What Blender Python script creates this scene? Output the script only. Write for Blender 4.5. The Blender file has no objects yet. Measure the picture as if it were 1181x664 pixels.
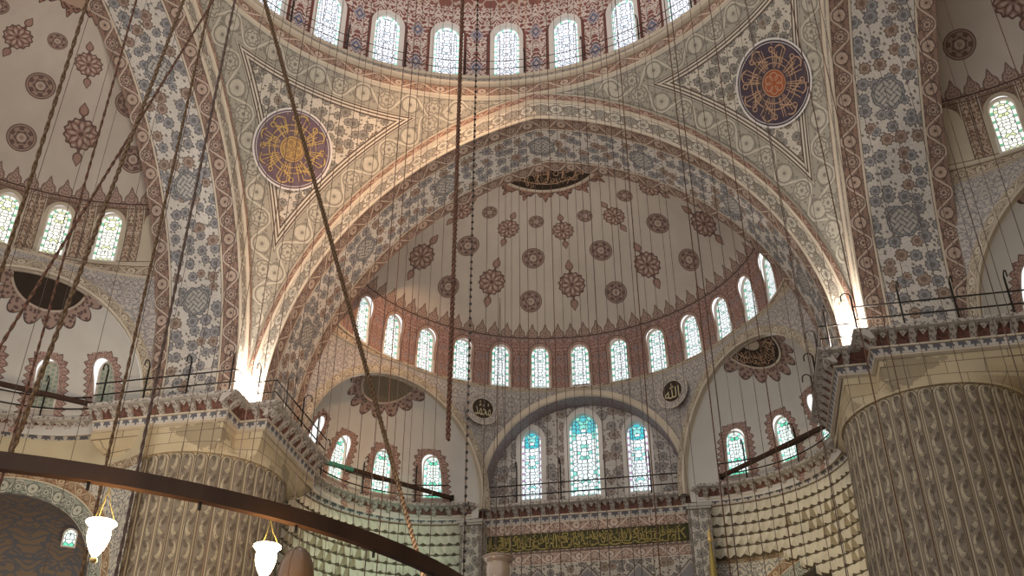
import bpy, math, random
import numpy as np
from mathutils import Vector, Matrix
random.seed(7)
PI = math.pi; R_ = math.radians
SC = bpy.context.scene; COL = SC.collection
H = 1.6                       # eye height of the photographer; heights below are given from the eye and lifted by H

# ------------------------------------------------------------------ scene helpers
def tag(o, label, cat, group=None, kind=None):
    o['label'] = label; o['category'] = cat
    if group: o['group'] = group
    if kind: o['kind'] = kind
    return o
def empty(name, loc=(0, 0, 0), rz=0.0, mat4=None):
    o = bpy.data.objects.new(name, None); COL.objects.link(o)
    o.empty_display_size = .2
    if mat4 is not None: o.matrix_world = mat4
    else:
        o.location = loc; o.rotation_euler = (0, 0, rz)
    return o
def copy_tree(o, parent=None):
    c = o.copy(); COL.objects.link(c); c.parent = parent
    for ch in list(o.children): copy_tree(ch, c)
    return c

class MB:
    """collects vertices and faces and links them as ONE mesh object"""
    def __init__(s): s.v = []; s.f = []; s.uv = []; s.uv2 = []; s.m = []; s.sm = []
    def face(s, pts, mat=0, uv=None, uv2=None, smooth=False):
        b = len(s.v); s.v.extend(pts); n = len(pts)
        s.f.append(tuple(range(b, b+n))); s.m.append(mat); s.sm.append(smooth)
        s.uv.append(uv or [(0, 0)]*n); s.uv2.append(uv2 or [(0, 0)]*n)
    def grid(s, P, UV, mat=0, UV2=None, smooth=True, wrap=False):
        """P: rows x cols of points"""
        b = len(s.v); nr = len(P); nc = len(P[0])
        for r in P: s.v.extend([tuple(p) for p in r])
        for i in range(nr-1):
            for j in range(nc-1):
                ix = [(i, j), (i, j+1), (i+1, j+1), (i+1, j)]
                s.f.append(tuple(b+a*nc+c for a, c in ix))
                s.m.append(mat(i, j) if callable(mat) else mat); s.sm.append(smooth)
                s.uv.append([tuple(UV[a][c]) for a, c in ix])
                s.uv2.append([tuple(UV2[a][c]) for a, c in ix] if UV2 else [(0, 0)]*4)
    def box(s, c, sz, mat=0, rot=None):
        x, y, z = [k/2 for k in sz]; c = Vector(c)
        cs = [Vector((sx*x, sy*y, sz_*z)) for sz_ in (-1, 1) for sy in (-1, 1) for sx in (-1, 1)]
        if rot is not None: cs = [rot @ q for q in cs]
        cs = [tuple(c+q) for q in cs]
        for q in ((0, 2, 3, 1), (4, 5, 7, 6), (0, 1, 5, 4), (2, 6, 7, 3), (0, 4, 6, 2), (1, 3, 7, 5)):
            a = [cs[k] for k in q]
            e1 = (Vector(a[1])-Vector(a[0])).length; e2 = (Vector(a[3])-Vector(a[0])).length
            s.face(a, mat, [(0, 0), (e1, 0), (e1, e2), (0, e2)])
    def tube(s, pts, r, n=8, mat=0, caps=True):
        pts = [Vector(p) for p in pts]; rr = r if isinstance(r, (list, tuple)) else [r]*len(pts)
        rows = []; L = 0; UV = []
        nrm = None
        for i, p in enumerate(pts):
            t = (pts[min(i+1, len(pts)-1)]-pts[max(i-1, 0)])
            t = t.normalized() if t.length > 0 else Vector((0, 0, 1))
            if nrm is None:
                nrm = t.orthogonal().normalized()
            else:
                nrm = (nrm - t*nrm.dot(t)).normalized()
            bn = t.cross(nrm)
            if i: L += (p-pts[i-1]).length
            rows.append([p+(nrm*math.cos(2*PI*k/n)+bn*math.sin(2*PI*k/n))*rr[i] for k in range(n+1)])
            UV.append([(2*PI*rr[i]*k/n, L) for k in range(n+1)])
        s.grid(rows, UV, mat)
        if caps:
            s.face([tuple(q) for q in rows[0][:-1]][::-1], mat); s.face([tuple(q) for q in rows[-1][:-1]], mat)
    def lathe(s, prof, c=(0, 0, 0), n=24, mat=0):
        rows = []; UV = []
        for (r, z) in prof:
            rows.append([(c[0]+r*math.cos(2*PI*k/n), c[1]+r*math.sin(2*PI*k/n), c[2]+z) for k in range(n+1)])
            UV.append([(r*2*PI*k/n, z) for k in range(n+1)])
        s.grid(rows, UV, mat)
    def build(s, name, mats, parent=None, weld=True):
        me = bpy.data.meshes.new(name)
        me.from_pydata([tuple(map(float, p)) for p in s.v], [], s.f)
        for mt in (mats if isinstance(mats, (list, tuple)) else [mats]): me.materials.append(mt)
        me.polygons.foreach_set('material_index', s.m)
        me.polygons.foreach_set('use_smooth', s.sm)
        l = me.uv_layers.new(name='UVMap'); l.data.foreach_set('uv', [c for f in s.uv for p in f for c in p])
        if any(any(c != 0 for p in f for c in p) for f in s.uv2):
            l2 = me.uv_layers.new(name='pol'); l2.data.foreach_set('uv', [c for f in s.uv2 for p in f for c in p])
        me.update()
        o = bpy.data.objects.new(name, me); COL.objects.link(o)
        if parent is not None: o.parent = parent
        return o

# ------------------------------------------------------------------ node expressions
def lin(h):
    h = h.lstrip('#'); c = [int(h[i:i+2], 16)/255 for i in (0, 2, 4)]
    return tuple(x/12.92 if x <= .04045 else ((x+.055)/1.055)**2.4 for x in c)+(1.0,)
class E:
    def __init__(s, sock): s.k = sock
    def __add__(s, o): return M('ADD', s, o)
    __radd__ = __add__
    def __sub__(s, o): return M('SUBTRACT', s, o)
    def __rsub__(s, o): return M('SUBTRACT', o, s)
    def __mul__(s, o): return M('MULTIPLY', s, o)
    __rmul__ = __mul__
    def __truediv__(s, o): return M('DIVIDE', s, o)
    def __rtruediv__(s, o): return M('DIVIDE', o, s)
    def __neg__(s): return M('MULTIPLY', s, -1.0)
NT = None
def M(op, *a):
    n = NT.nodes.new('ShaderNodeMath'); n.operation = op
    for i, x in enumerate(a):
        if isinstance(x, E): NT.links.new(x.k, n.inputs[i])
        else: n.inputs[i].default_value = float(x)
    return E(n.outputs[0])
def sin(a): return M('SINE', a)
def cos(a): return M('COSINE', a)
def ab(a): return M('ABSOLUTE', a)
def fr(a): return M('FRACT', a)
def fl(a): return M('FLOOR', a)
def lt(a, b): return M('LESS_THAN', a, b)
def gt(a, b): return M('GREATER_THAN', a, b)
def mn(a, *b):
    for x in b: a = M('MINIMUM', a, x)
    return a
def mx(a, *b):
    for x in b: a = M('MAXIMUM', a, x)
    return a
def hyp(a, b): return M('SQRT', a*a+b*b)
def at2(a, b): return M('ARCTAN2', a, b)
def near(a, c, w): return lt(ab(a-c), w)
def tri(a): return ab(fr(a)-.5)*2          # 1 at integers, 0 half-way
def vec(x, y):
    n = NT.nodes.new('ShaderNodeCombineXYZ')
    for i, q in enumerate((x, y)):
        if isinstance(q, E): NT.links.new(q.k, n.inputs[i])
        else: n.inputs[i].default_value = q
    return n.outputs[0]
def voro(x, y, scale, feat='F1', rnd=1.0):
    n = NT.nodes.new('ShaderNodeTexVoronoi'); n.voronoi_dimensions = '2D'; n.feature = feat
    NT.links.new(vec(x, y), n.inputs['Vector']); n.inputs['Scale'].default_value = scale
    n.inputs['Randomness'].default_value = rnd
    return n
def noise(x, y, scale, det=3.0):
    n = NT.nodes.new('ShaderNodeTexNoise'); n.noise_dimensions = '2D'
    NT.links.new(vec(x, y), n.inputs['Vector']); n.inputs['Scale'].default_value = scale; n.inputs['Detail'].default_value = det
    return E(n.outputs[0])
def mix(f, a, b):
    n = NT.nodes.new('ShaderNodeMix'); n.data_type = 'RGBA'
    if isinstance(f, E): NT.links.new(f.k, n.inputs[0])
    else: n.inputs[0].default_value = f
    for i, c in ((6, a), (7, b)):
        if isinstance(c, E): NT.links.new(c.k, n.inputs[i])
        else: n.inputs[i].default_value = lin(c) if isinstance(c, str) else c
    return E(n.outputs[2])
def sep(sock):
    n = NT.nodes.new('ShaderNodeSeparateColor'); NT.links.new(sock, n.inputs[0])
    return [E(n.outputs[i]) for i in range(3)]
def uvs(name='UVMap'):
    n = NT.nodes.new('ShaderNodeUVMap'); n.uv_map = name
    x = NT.nodes.new('ShaderNodeSeparateXYZ'); NT.links.new(n.outputs[0], x.inputs[0])
    return E(x.outputs[0]), E(x.outputs[1])
MATS = {}
def mat(name, fn, rough=.75, metal=0.0, emit=None, spec=.3, weather=True):
    global NT
    m = bpy.data.materials.new(name); m.use_nodes = True; NT = m.node_tree; NT.nodes.clear()
    out = NT.nodes.new('ShaderNodeOutputMaterial'); bs = NT.nodes.new('ShaderNodeBsdfPrincipled')
    NT.links.new(bs.outputs[0], out.inputs[0])
    c = fn()
    if isinstance(c, str): c = mix(0.0, c, c)
    if weather:
        u, v = uvs(); w = noise(u, v, .9, 4.0)
        c = mix(M('MULTIPLY', w, .42), c, '#6f6557') if weather is True else mix(M('MULTIPLY', w, weather), c, '#6f6557')
    NT.links.new(c.k, bs.inputs['Base Color'])
    bs.inputs['Roughness'].default_value = rough; bs.inputs['Metallic'].default_value = metal
    bs.inputs['Specular IOR Level'].default_value = spec
    if emit:
        NT.links.new(c.k, bs.inputs['Emission Color']); bs.inputs['Emission Strength'].default_value = emit
    MATS[name] = m
    return m

# ------------------------------------------------------------------ painted patterns (u, v in metres)
CREAM = '#d9cbb6'; INK = '#4a3a34'; GREY = '#7d7b78'; TERRA = '#9c6a50'; RED = '#8a4a3c'; TAN = '#c7a98a'
def floral(u, v, s=.62, ground=CREAM, c1=GREY, c2=TERRA, leaf='#5b534d', redder=.62):
    vo = voro(u, v, 1/s, 'F1', .72); d = E(vo.outputs['Distance']); r, g, b = sep(vo.outputs['Color'])
    px = NT.nodes.new('ShaderNodeSeparateXYZ'); NT.links.new(vo.outputs['Position'], px.inputs[0])
    ang = at2(v-E(px.outputs[1]), u-E(px.outputs[0]))     # Position comes back in input units
    rr = d*(1+.11*sin(ang*9.0))
    Rf = .31+.16*r
    nz = noise(u, v, 1.15/s, 0.0)
    l2 = voro(u+.6*v, v-.2*u, 2.3/s, 'F1', 1.0); dl = E(l2.outputs['Distance']); lr, lg, lb = sep(l2.outputs['Color'])
    c = mix(mx(lt(dl, .24)*gt(lg, .40), mn(near(fr(nz*5.0), .5, .028), 1.0)), ground, leaf)
    body = mix(gt(g, redder), c1, c2)
    c = mix(lt(rr, Rf), c, body)
    c = mix(near(rr, Rf*.93, .022), c, INK)
    c = mix(lt(rr, Rf*.36), c, mix(.5, body, INK))
    c = mix(near(rr, Rf*.62, .018), c, mix(.45, body, ground))
    return c
def octagon(u, v, R, c, ink='#66686c', ground='#b9b2a8'):
    x = ab(u); y = ab(v); d = mx(x, y, (x+y)*.7071)
    d2 = d+.02*cos(at2(v, u)*10.0)
    k = 15.0
    knot = ab(sin(u*k+1.2*sin(v*k)))*ab(sin(v*k+1.2*sin(u*k)))
    ins = mix(lt(knot, .20), ground, ink)
    c = mix(lt(d2, R), c, ins)
    c = mix(near(d2, R*.95, R*.05), c, ink)
    return mix(near(d2, R*.82, R*.035), c, ink)
def scroll(u, v, w, base=RED, light='#cfab8c', dark=INK, per=1.05, fill=None):
    p = w*per; x = (fr(u/p)-.5)*p; r = hyp(x, v); ang = at2(v, x); odd = gt(fr(u/(2*p)), .5)
    vo = voro(ab(x), v, 5.5/w, 'F1', 1.0); sp = E(vo.outputs['Distance'])
    c = mix(lt(sp, .27), base, dark)
    wave = ab(v-.40*w*sin(u*(PI/p)))
    c = mix(lt(wave, .085*w), c, light); c = mix(near(wave, .095*w, .015*w), c, dark)
    c = mix(lt(r, .33*w), c, fill or mix(.55, base, light))
    c = mix(near(r, .33*w, .028*w), c, dark)
    ros = r*(1+.16*sin(ang*7.0))
    c = mix(near(ros, .21*w, .03*w), c, mix(odd, dark, light))
    c = mix(lt(r, .07*w), c, dark)
    a = ab(v)
    c = mix(gt(a, .455*w), c, light)
    return mix(near(a, .45*w, .018*w), c, dark)
def arab(u, v, p, base, light, ln=.05, q=1.0, accent=None, blob=.27):
    x = ab(fr(u/p)-.5)*p
    wx = x+.10*p*sin(v*(6.3/p)); wy = v+.12*p*sin(x*(9.0/p))
    vo = voro(wx, wy, 3.3*q/p, 'DISTANCE_TO_EDGE', .85); e = E(vo.outputs['Distance'])
    v2 = voro(wx, wy, 5.2*q/p, 'F1', 1.0); d = E(v2.outputs['Distance'])
    c = mix(lt(e, ln), base, light)
    c = mix(lt(d, blob), c, light)
    if accent:
        y = (fr(v/(1.9*p))-.5)*1.9*p
        m = lt(x+ab(y)*.9, .27*p); c = mix(m, c, accent); c = mix(near(x+ab(y)*.9, .17*p, .03*p), c, light)
    return c
def lines(v, at, w, c, col):
    for a in at: c = mix(near(v, a, w), c, col)
    return c
# ------------------------------------------------------------------ materials
def m_floral_soffit():
    u, v = uvs()
    c = floral(u, v, .54, '#d8cfc3', '#87878a', '#967c6c', '#7d7670', .66)
    uo = (fr(u/4.7+.5)-.5)*4.7
    c = octagon(uo, v, .58, c)
    return lines(ab(v), (1.1,), .03, c, INK)
mat('soffit floral paint', m_floral_soffit)
mat('soffit border paint', lambda: (lambda u, v: scroll(u, v, .72, '#937364', '#c9b29f', '#5a463f'))(*uvs()))
mat('archivolt scroll paint', lambda: (lambda u, v: scroll(u, v, .9, '#ddd0ba', '#e9dec9', '#83766a', .72, '#a8a293'))(*uvs()))
mat('archivolt red paint', lambda: (lambda u, v: scroll(u, v, .34, '#a07562', '#d4b9a2', '#5f443b', 1.5))(*uvs()))
mat('pale moulding paint', lambda: '#d8c8b0')
mat('ring scroll paint', lambda: (lambda u, v: scroll(u, v, .62, '#a98570', '#d6c0a8', '#5f473e', 1.5))(*uvs()))
mat('ring carved grey paint', lambda: (lambda u, v: scroll(u, v, .8, '#a39c8e', '#c4bdad', '#5d5a54', .9))(*uvs()))
def m_pend():
    u, v = uvs(); d, a = uvs('pol')
    f = floral(u, v, .52, '#d6cbb8', '#86827a', '#8f7d6c', '#7d766b', .85)
    s = scroll(a, d-.62, 1.1, '#a9a291', '#c9c0ac', '#857e72', .95)
    c = mix(lt(d, 1.2), f, s)
    c = mix(near(d, 1.3, .14), c, '#d9cdb9')
    c = lines(d, (1.2, 1.33, 1.47), .03, c, INK)
    return c
mat('pendentive floral paint', m_pend)
def m_drum():
    u, v = uvs()
    c = arab(u+.5*2.827, v, .94, '#8a4a45', '#e2d4c8', .11, blob=.33)
    x = 2.827/2-ab(u)                      # distance from the mid-line of the pier between two windows
    for yc in (1.05, 3.15):
        y = v-yc; r = x*1.5+ab(y)
        c = mix(lt(r, .52), c, '#6d7391'); c = mix(near(r, .40, .05), c, '#cdb8a8'); c = mix(lt(r, .14), c, '#cdb8a8')
    w = mx(ab(u), 0.0)
    d = mix(gt(v, 2.9), vcol(ab(u)-.75), vcol(hyp(u, v-2.9)-.75))
    dd = E(d.k)
    rr = sep(d.k)[0]
    c = mix(lt(rr, .17), c, '#743a34')
    c = mix(near(rr, .17, .02), c, '#3f2826')
    return c
def vcol(x):
    n = NT.nodes.new('ShaderNodeCombineColor')
    for i in range(3): NT.links.new(x.k, n.inputs[i])
    return E(n.outputs[0])
mat('dome drum arabesque paint', m_drum)
mat('dome shell paint', lambda: (lambda u, v: arab(u, v, 2.2, '#8a5248', '#cdb8a8', .06))(*uvs()))
def sdf_round(x, y, R, c, fill='#a4897b', ink='#6a534c', ground='#bfab9c'):
    r = hyp(x, y); ang = at2(y, x)
    pat = mix(lt(sin(ang*6.0)*cos(r*(9.0/R)), -.05), fill, ink)
    i = mix(lt(r, .36*R), pat, ground)
    i = mix(near(r, .38*R, .05*R), i, ink); i = mix(lt(r, .16*R), i, fill)
    i = mix(gt(r, .80*R), i, fill); i = mix(near(r, .80*R, .035*R), i, ink)
    c = mix(lt(r, R), c, i)
    return mix(near(r, .97*R, .04*R), c, ink)
def sdf_scal(x, y, R, c, fill='#a48274', ink='#684c45', ground='#c0aa9b'):
    r = hyp(x, y); ang = at2(y, x); rr = r*(1+.055*cos(ang*14.0))
    k = ab(sin(ang*4.0+r*(3.2/R)))*ab(sin(ang*4.0-r*(3.2/R)))
    i = mix(lt(k, .16), fill, ink); i = mix(gt(k, .62), i, ground)
    i = mix(lt(r, .16*R), i, ink)
    ay = ab(y)
    t1 = mx(ab(x)*1.25+ab(ay-1.62*R)*.8, 0.0)
    tip = mn(hyp(x, ay-1.48*R)-.26*R, t1-.34*R, ab(x)+mx(ay-1.3*R, ay*0-9.0)*0-.05*R+mx(ay-1.75*R, 0.0)*9.0)
    c = mix(lt(tip, 0.0), c, fill); c = mix(near(tip, 0.0, .045*R), c, ink)
    c = mix(lt(rr, R), c, i)
    return mix(near(rr, .96*R, .06*R), c, ink)
def palmette(u, v, p, h, c, fill, ink):
    """row of pointed crest palmettes standing on v = 0"""
    x = ab(fr(u/p)-.5)*p
    s = h
    d = mn(hyp(x, (v-.36*s)*1.05)-.335*s, hyp(x, v-.68*s)-.13*s, ab(x)*1.2+ab(v-.84*s)*.6-.10*s, v-.14*s, hyp(x-.5*p, v-.17*s)-.10*s)
    vo = voro(x, v, 9.0/h, 'F1', 1.0); sp = lt(E(vo.outputs['Distance']), .30)
    c = mix(lt(d, 0.0), c, mix(sp, fill, ink))
    return mix(near(d, 0.0, .022), c, ink)
def m_semi():
    u, v = uvs(); az, r = uvs('pol')          # az in degrees, r = radius at that height
    g = '#cabdae'
    c = mix(0.0, g, g)
    def rows(c, az0, dv, kind, R):
        x = (fr(az/30.0-az0/30.0+.5)-.5)*(30.0*PI/180)*r
        return sdf_round(x, v-dv, R, c) if kind == 'o' else sdf_scal(x, v-dv, R, c)
    c = rows(c, 0, 5.42, 's', .66); c = rows(c, 0, 8.48, 's', .52)
    c = rows(c, 15, 4.62, 'o', .57); c = rows(c, 15, 6.95, 'o', .57); c = rows(c, 15, 9.1, 'o', .38)
    # fringe round the crown lunette
    c = mix(0.0, c, c)
    k = 13.81-v; tt = tri(az*(20/360.0)); lim = 2.85+.62*(1-tt)*(.55+.45*ab(cos(tt*5.0)))
    vo = voro(az*.05, v, 6.0); sp = lt(E(vo.outputs['Distance']), .3)
    c = mix(lt(k, lim), c, mix(sp, '#9c7463', '#553c36')); c = mix(near(k, lim, .035), c, '#4d3531')
    c = mix(lt(k, 2.85), c, '#b59a84')
    c = palmette(u, v-2.60, .70, .84, c, '#ae9384', '#745a52')
    b = arab(u, v, .62, '#8d675d', '#b9998d', .07)
    c = mix(lt(v, 2.6), c, b)
    c = lines(v, (2.6, 2.72), .03, c, '#4d3531')
    return c
mat('half dome paint', m_semi, weather=.25)
def m_semidrum():
    u, v = uvs()                               # local to a window
    b = arab(u+1.02, v, .56, '#8d645a', '#bb9b90', .075, accent='#857a80')
    hs = 1.85
    lo = ab(u)-.5; hi = hyp(u, v-hs)-.5
    f = gt(v, hs); d = lo*(1-f)+hi*f
    c = mix(lt(d, .13), b, '#b39383'); return mix(near(d, .13, .018), c, '#5a3a34')
mat('half dome window band paint', m_semidrum)
def m_spandrel():
    u, v = uvs()
    c = arab(u, v, 1.0, '#c0b5aa', '#8b8788', .07, 1.3)
    return c
def m_panelband():
    u, v = uvs(); a = ab(u)
    c = mix(0.0, '#cfc0a8', '#cfc0a8')
    b = arab(u+1.0165, v, .62, '#8d6a58', '#cdbba4', .085)
    c = mix(gt(a, .70), c, b); c = lines(a, (.70, .985), .016, c, '#54403a')
    top = arab(u, v, .5, '#9a7a66', '#6b5248', .07)
    d = hyp(u, v-1.85)
    c = mix(gt(v, 1.85)*gt(d, .62)*lt(a, .64), c, top)
    c = mix(lt(v, .06), c, '#d8c8b0'); return lines(v, (2.52, .07), .018, c, '#54403a')
mat('half dome panel band paint', m_panelband)
mat('spandrel arabesque paint', m_spandrel)
def m_moulding():
    u, v = uvs(); return scroll(u, v-.3, .5, '#c3ad93', '#d6c6ae', '#6a5a4e', 1.2)
mat('half dome moulding paint', m_moulding)
mat('side arch band paint', lambda: (lambda u, v: scroll(u, v-.3, .5, '#b9a88f', '#d3c5ad', '#77695b', 1.1))(*uvs()))
mat('middle arch soffit paint', lambda: (lambda u, v: arab(u, v, .7, '#a0969a', '#7d757b', .07))(*uvs()))
def m_exedra():
    u, v = uvs(); k, az = uvs('pol')           # k = distance from the crown, az in radians
    c = mix(0.0, '#cfc8bd', '#cfc8bd')
    tt = tri(az*(16/(2*PI))); lim = 1.5+.26+.44*(1-tt*tt)
    vo = voro(az*1.8, k, 5.0); sp = lt(E(vo.outputs['Distance']), .33)
    m = lt(k, lim)
    c = mix(m, c, mix(sp, '#a58a7c', '#6a514b')); c = mix(near(k, lim, .035), c, '#54403b')
    return mix(lt(k, 1.5), c, '#b9a791')
mat('name lettering paint', lambda: '#bfb28c', weather=False)
mat('side apse plaster', m_exedra, weather=.2)
def m_exwin():
    u, v = uvs()
    c = mix(0.0, '#cfc8bd', '#cfc8bd')
    hs = 1.58
    lo = ab(u)-.45; hi = hyp(u, v-hs)-.45; f = gt(v, hs); d = lo*(1-f)+hi*f
    t = v*(1-f)*2.6+at2(v-hs, ab(u))*1.05*f*1.6; lim = .30+.19*tri(t*1.5)
    a = arab(u, v, .5, '#b79789', '#7b5c53', .07)
    c = mix(lt(d, lim), c, a); c = mix(near(d, lim, .03), c, '#6a4d46')
    return mix(lt(d, .06), c, '#b9aca0')
mat('side apse window lace paint', m_exwin, weather=.2)
def m_midwall():
    u, v = uvs()
    c = floral(u, v, .6, '#d0c7bd', '#989390', '#a08f85', '#908a84')
    return c
mat('middle lunette paint', m_midwall)
def m_stone():
    u, v = uvs()
    n = NT.nodes.new('ShaderNodeTexBrick'); NT.links.new(vec(u, v), n.inputs['Vector'])
    n.inputs['Scale'].default_value = 1.0; n.inputs['Brick Width'].default_value = 1.3; n.inputs['Row Height'].default_value = .46
    n.inputs['Mortar Size'].default_value = .014; n.inputs['Color1'].default_value = lin('#d2c09e'); n.inputs['Color2'].default_value = lin('#c6b18c'); n.inputs['Mortar'].default_value = lin('#80705a')
    st = noise(u*.6, v, .9, 5.0)
    return mix(M('MULTIPLY', gt(st, .60), .5), E(n.outputs[0]), '#6a5c48')
mat('pier stone', m_stone)
def m_flute():
    u, v = uvs()
    p = 2*PI*3.06/40
    x = (fr(u/p)-.5)*p; odd = gt(fr(u/(2*p)), .5)
    a = ab(x)
    P_ = .84; y = (fr(v/P_)-.5)*P_; sg = 1-2*gt(fr(v/(2*P_)), .5); xs = x*sg
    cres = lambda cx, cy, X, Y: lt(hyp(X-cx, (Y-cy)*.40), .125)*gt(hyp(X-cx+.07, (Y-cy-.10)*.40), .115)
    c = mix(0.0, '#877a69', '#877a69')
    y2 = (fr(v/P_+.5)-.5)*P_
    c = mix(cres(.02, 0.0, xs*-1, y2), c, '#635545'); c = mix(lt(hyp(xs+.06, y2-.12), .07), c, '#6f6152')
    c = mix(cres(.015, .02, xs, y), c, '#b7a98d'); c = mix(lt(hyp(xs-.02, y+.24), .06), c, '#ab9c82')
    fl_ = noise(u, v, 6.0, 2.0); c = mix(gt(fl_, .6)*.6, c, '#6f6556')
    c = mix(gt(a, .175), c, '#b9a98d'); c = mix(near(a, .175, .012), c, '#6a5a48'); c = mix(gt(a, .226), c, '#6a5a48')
    # rounded heads
    top = -.26
    hd = gt(v, top)*gt(hyp(x, v-top), .24)
    c = mix(hd, c, '#c2ae8a')
    c = mix(near(hyp(x, v-top), .20, .028)*gt(v, top), c, '#c3b398'); c = mix(near(hyp(x, v-top), .24, .018)*gt(v, top), c, '#5f5142')
    return c
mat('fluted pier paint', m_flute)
mat('cornice slab stone', lambda: '#b9b2a6')
mat('cornice corbel pale', lambda: (lambda u, v: mix(lt(E(voro(u, v, 7.0).outputs['Distance']), .33), '#c2b7aa', '#7e7672'))(*uvs()))
mat('cornice corbel red', lambda: (lambda u, v: mix(lt(E(voro(u, v, 5.0).outputs['Distance']), .35), '#7d4f42', '#5c3a33'))(*uvs()))
def m_leafband():
    u, v = uvs(); p = .44; x = ab(fr(u/p)-.5)*p
    d = hyp(x, (v-.27)*.85)-.17-.035*cos(at2(v-.27, x)*8.0)
    c = mix(lt(d, 0.0), '#cfc7bc', '#5f5f68')
    return mix(lt(v, .025), c, '#a5705a')
mat('cornice leaf band paint', m_leafband)
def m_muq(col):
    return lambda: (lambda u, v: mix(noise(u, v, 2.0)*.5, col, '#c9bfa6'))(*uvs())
mat('muqarnas pale plaster', m_muq('#e0d7c3')); mat('muqarnas brown paint', m_muq('#8d7d5e')); mat('muqarnas outline', lambda: '#5d513e')  # the brown is the facets' own paint
def m_apsewall(s0, z0):
    def f():
        u, v = uvs(); r = hyp(u-s0, v-z0); ang = at2(v-z0, u-s0); up = gt(v, z0)
        sr = mix(up, vcol(ab(u-s0)), vcol(r)); rr = sep(sr.k)[0]
        along = ang*4.2*up+(v)*(1-up)
        panel = arab(u, v, 1.3, '#d2c8b4', '#7b7a7c', .06, 1.5)
        c = mix(lt(v, z0+4.75), '#cbbb98', panel)
        c = mix(near(v, z0+4.78, .22), c, scroll(u, v-(z0+4.78), .42, '#a98a6c', '#d3c2a4', '#6a5644'))
        c = mix(lt(rr, 5.0), c, scroll(along, rr-4.78, .40, '#a5805f', '#cfb894', '#6a4c3a'))
        c = mix(lt(rr, 4.55), c, scroll(along, rr-4.22, .64, '#9aa090', '#c9c5b2', '#5f625c', .85))
        return c
    return f
mat('apse wall paint', m_apsewall(-1.2, 12.6)); mat('apse wall paint pale', m_apsewall(.9, 11.75))
mat('apse passage vault paint', lambda: (lambda u, v: arab(u, v, 1.5, '#8d7b68', '#666b76', .10))(*uvs()))
mat('pilaster floral paint', lambda: (lambda u, v: lines(ab(u), (.40, .47), .02, floral(u*1.3, v, .42, '#c7bfb0', '#8a8781', '#8a8072'), '#6a6058'))(*uvs()))
def m_midlow():
    u, v = uvs()                                # v above eye level + H
    c = floral(u, v, .45, '#cfc4b2', '#837e78', '#98816e')
    # pointed niche heads at the bottom
    x = (fr(u/2.3+.5)-.5)*2.3; n = ab(x)*1.05+(v-15.6)
    c = mix(lt(n, 1.02), c, '#b9ad9f'); c = mix(lt(n, .86), c, '#8b8684'); c = mix(near(n, 1.02, .03), c, INK)
    c = mix(gt(v, 16.78), c, scroll(u, v-17.07, .54, '#c4a794', '#e0cdbb', '#7a5a4a', 1.3))
    return mix(gt(v, 18.2), c, scroll(u, v-18.55, .62, '#bb9d8b', '#d9c2ae', '#76584b', 1.4))
mat('prayer wall paint', m_midlow)
mat('iron', lambda: '#2a2622', rough=.5, metal=.6, weather=False)
mat('rusty beam iron', lambda: (lambda u, v: mix(noise(u, v, 3.0), '#2c1d14', '#4a3222'))(*uvs()), rough=.55, metal=.3, weather=False)
mat('green painted iron', lambda: '#3f7f68', rough=.5, weather=False)
mat('brown rope', lambda: (lambda u, v: mix(lt(fr(v*9.0+u*14.0), .45), '#6a4837', '#4d3428'))(*uvs()), rough=.9, weather=False)
mat('tan rope', lambda: (lambda u, v: mix(lt(fr(v*14.0+u*20.0), .45), '#6b5239', '#4f3b29'))(*uvs()), rough=.9, weather=False)
mat('dark wire', lambda: '#554238', rough=.7, weather=False)
mat('gold leaf', lambda: '#d0b070', rough=.4, metal=.45, weather=False, spec=.5)
mat('gold paint', lambda: '#9f8c4e', rough=.5, metal=.3, weather=False)
mat('muted gold paint', lambda: '#b59274', rough=.6, weather=False)
mat('worn gold ground', lambda: (lambda u, v: mix(noise(u, v, 5.0), '#8f6c48', '#b8935c'))(*uvs()))
mat('cream paint', lambda: '#cbbfa4', rough=.7, weather=False)
mat('violet roundel ground', lambda: (lambda u, v: mix(noise(u, v, 2.5), '#5b4555', '#7b6472'))(*uvs()))
mat('navy roundel ground', lambda: (lambda u, v: mix(noise(u, v, 2.5), '#3a2f3e', '#54464f'))(*uvs()), weather=.15)
mat('rust roundel centre', lambda: '#b0562a')
mat('dark lunette ground', lambda: (lambda u, v: mix(noise(u, v, 3.0), '#2b221a', '#3d3024'))(*uvs()), weather=False)
mat('olive lunette ground', lambda: (lambda u, v: mix(lt(ab(sin(at2(v, u)*22.0)), .35), '#7d6e58', '#5f5342'))(*uvs()))
mat('green panel ground', lambda: (lambda u, v: mix(noise(u, v, 1.5), '#2f301a', '#4a4424'))(*uvs()), weather=False)
mat('white plaster', lambda: '#e2dad0', weather=.2)
mat('pale marble', lambda: '#d0c8ba')
mat('carpet red', lambda: (lambda u, v: arab(u, v, 1.6, '#6e4a44', '#4f566a', .06))(*uvs()), rough=.95)
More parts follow.
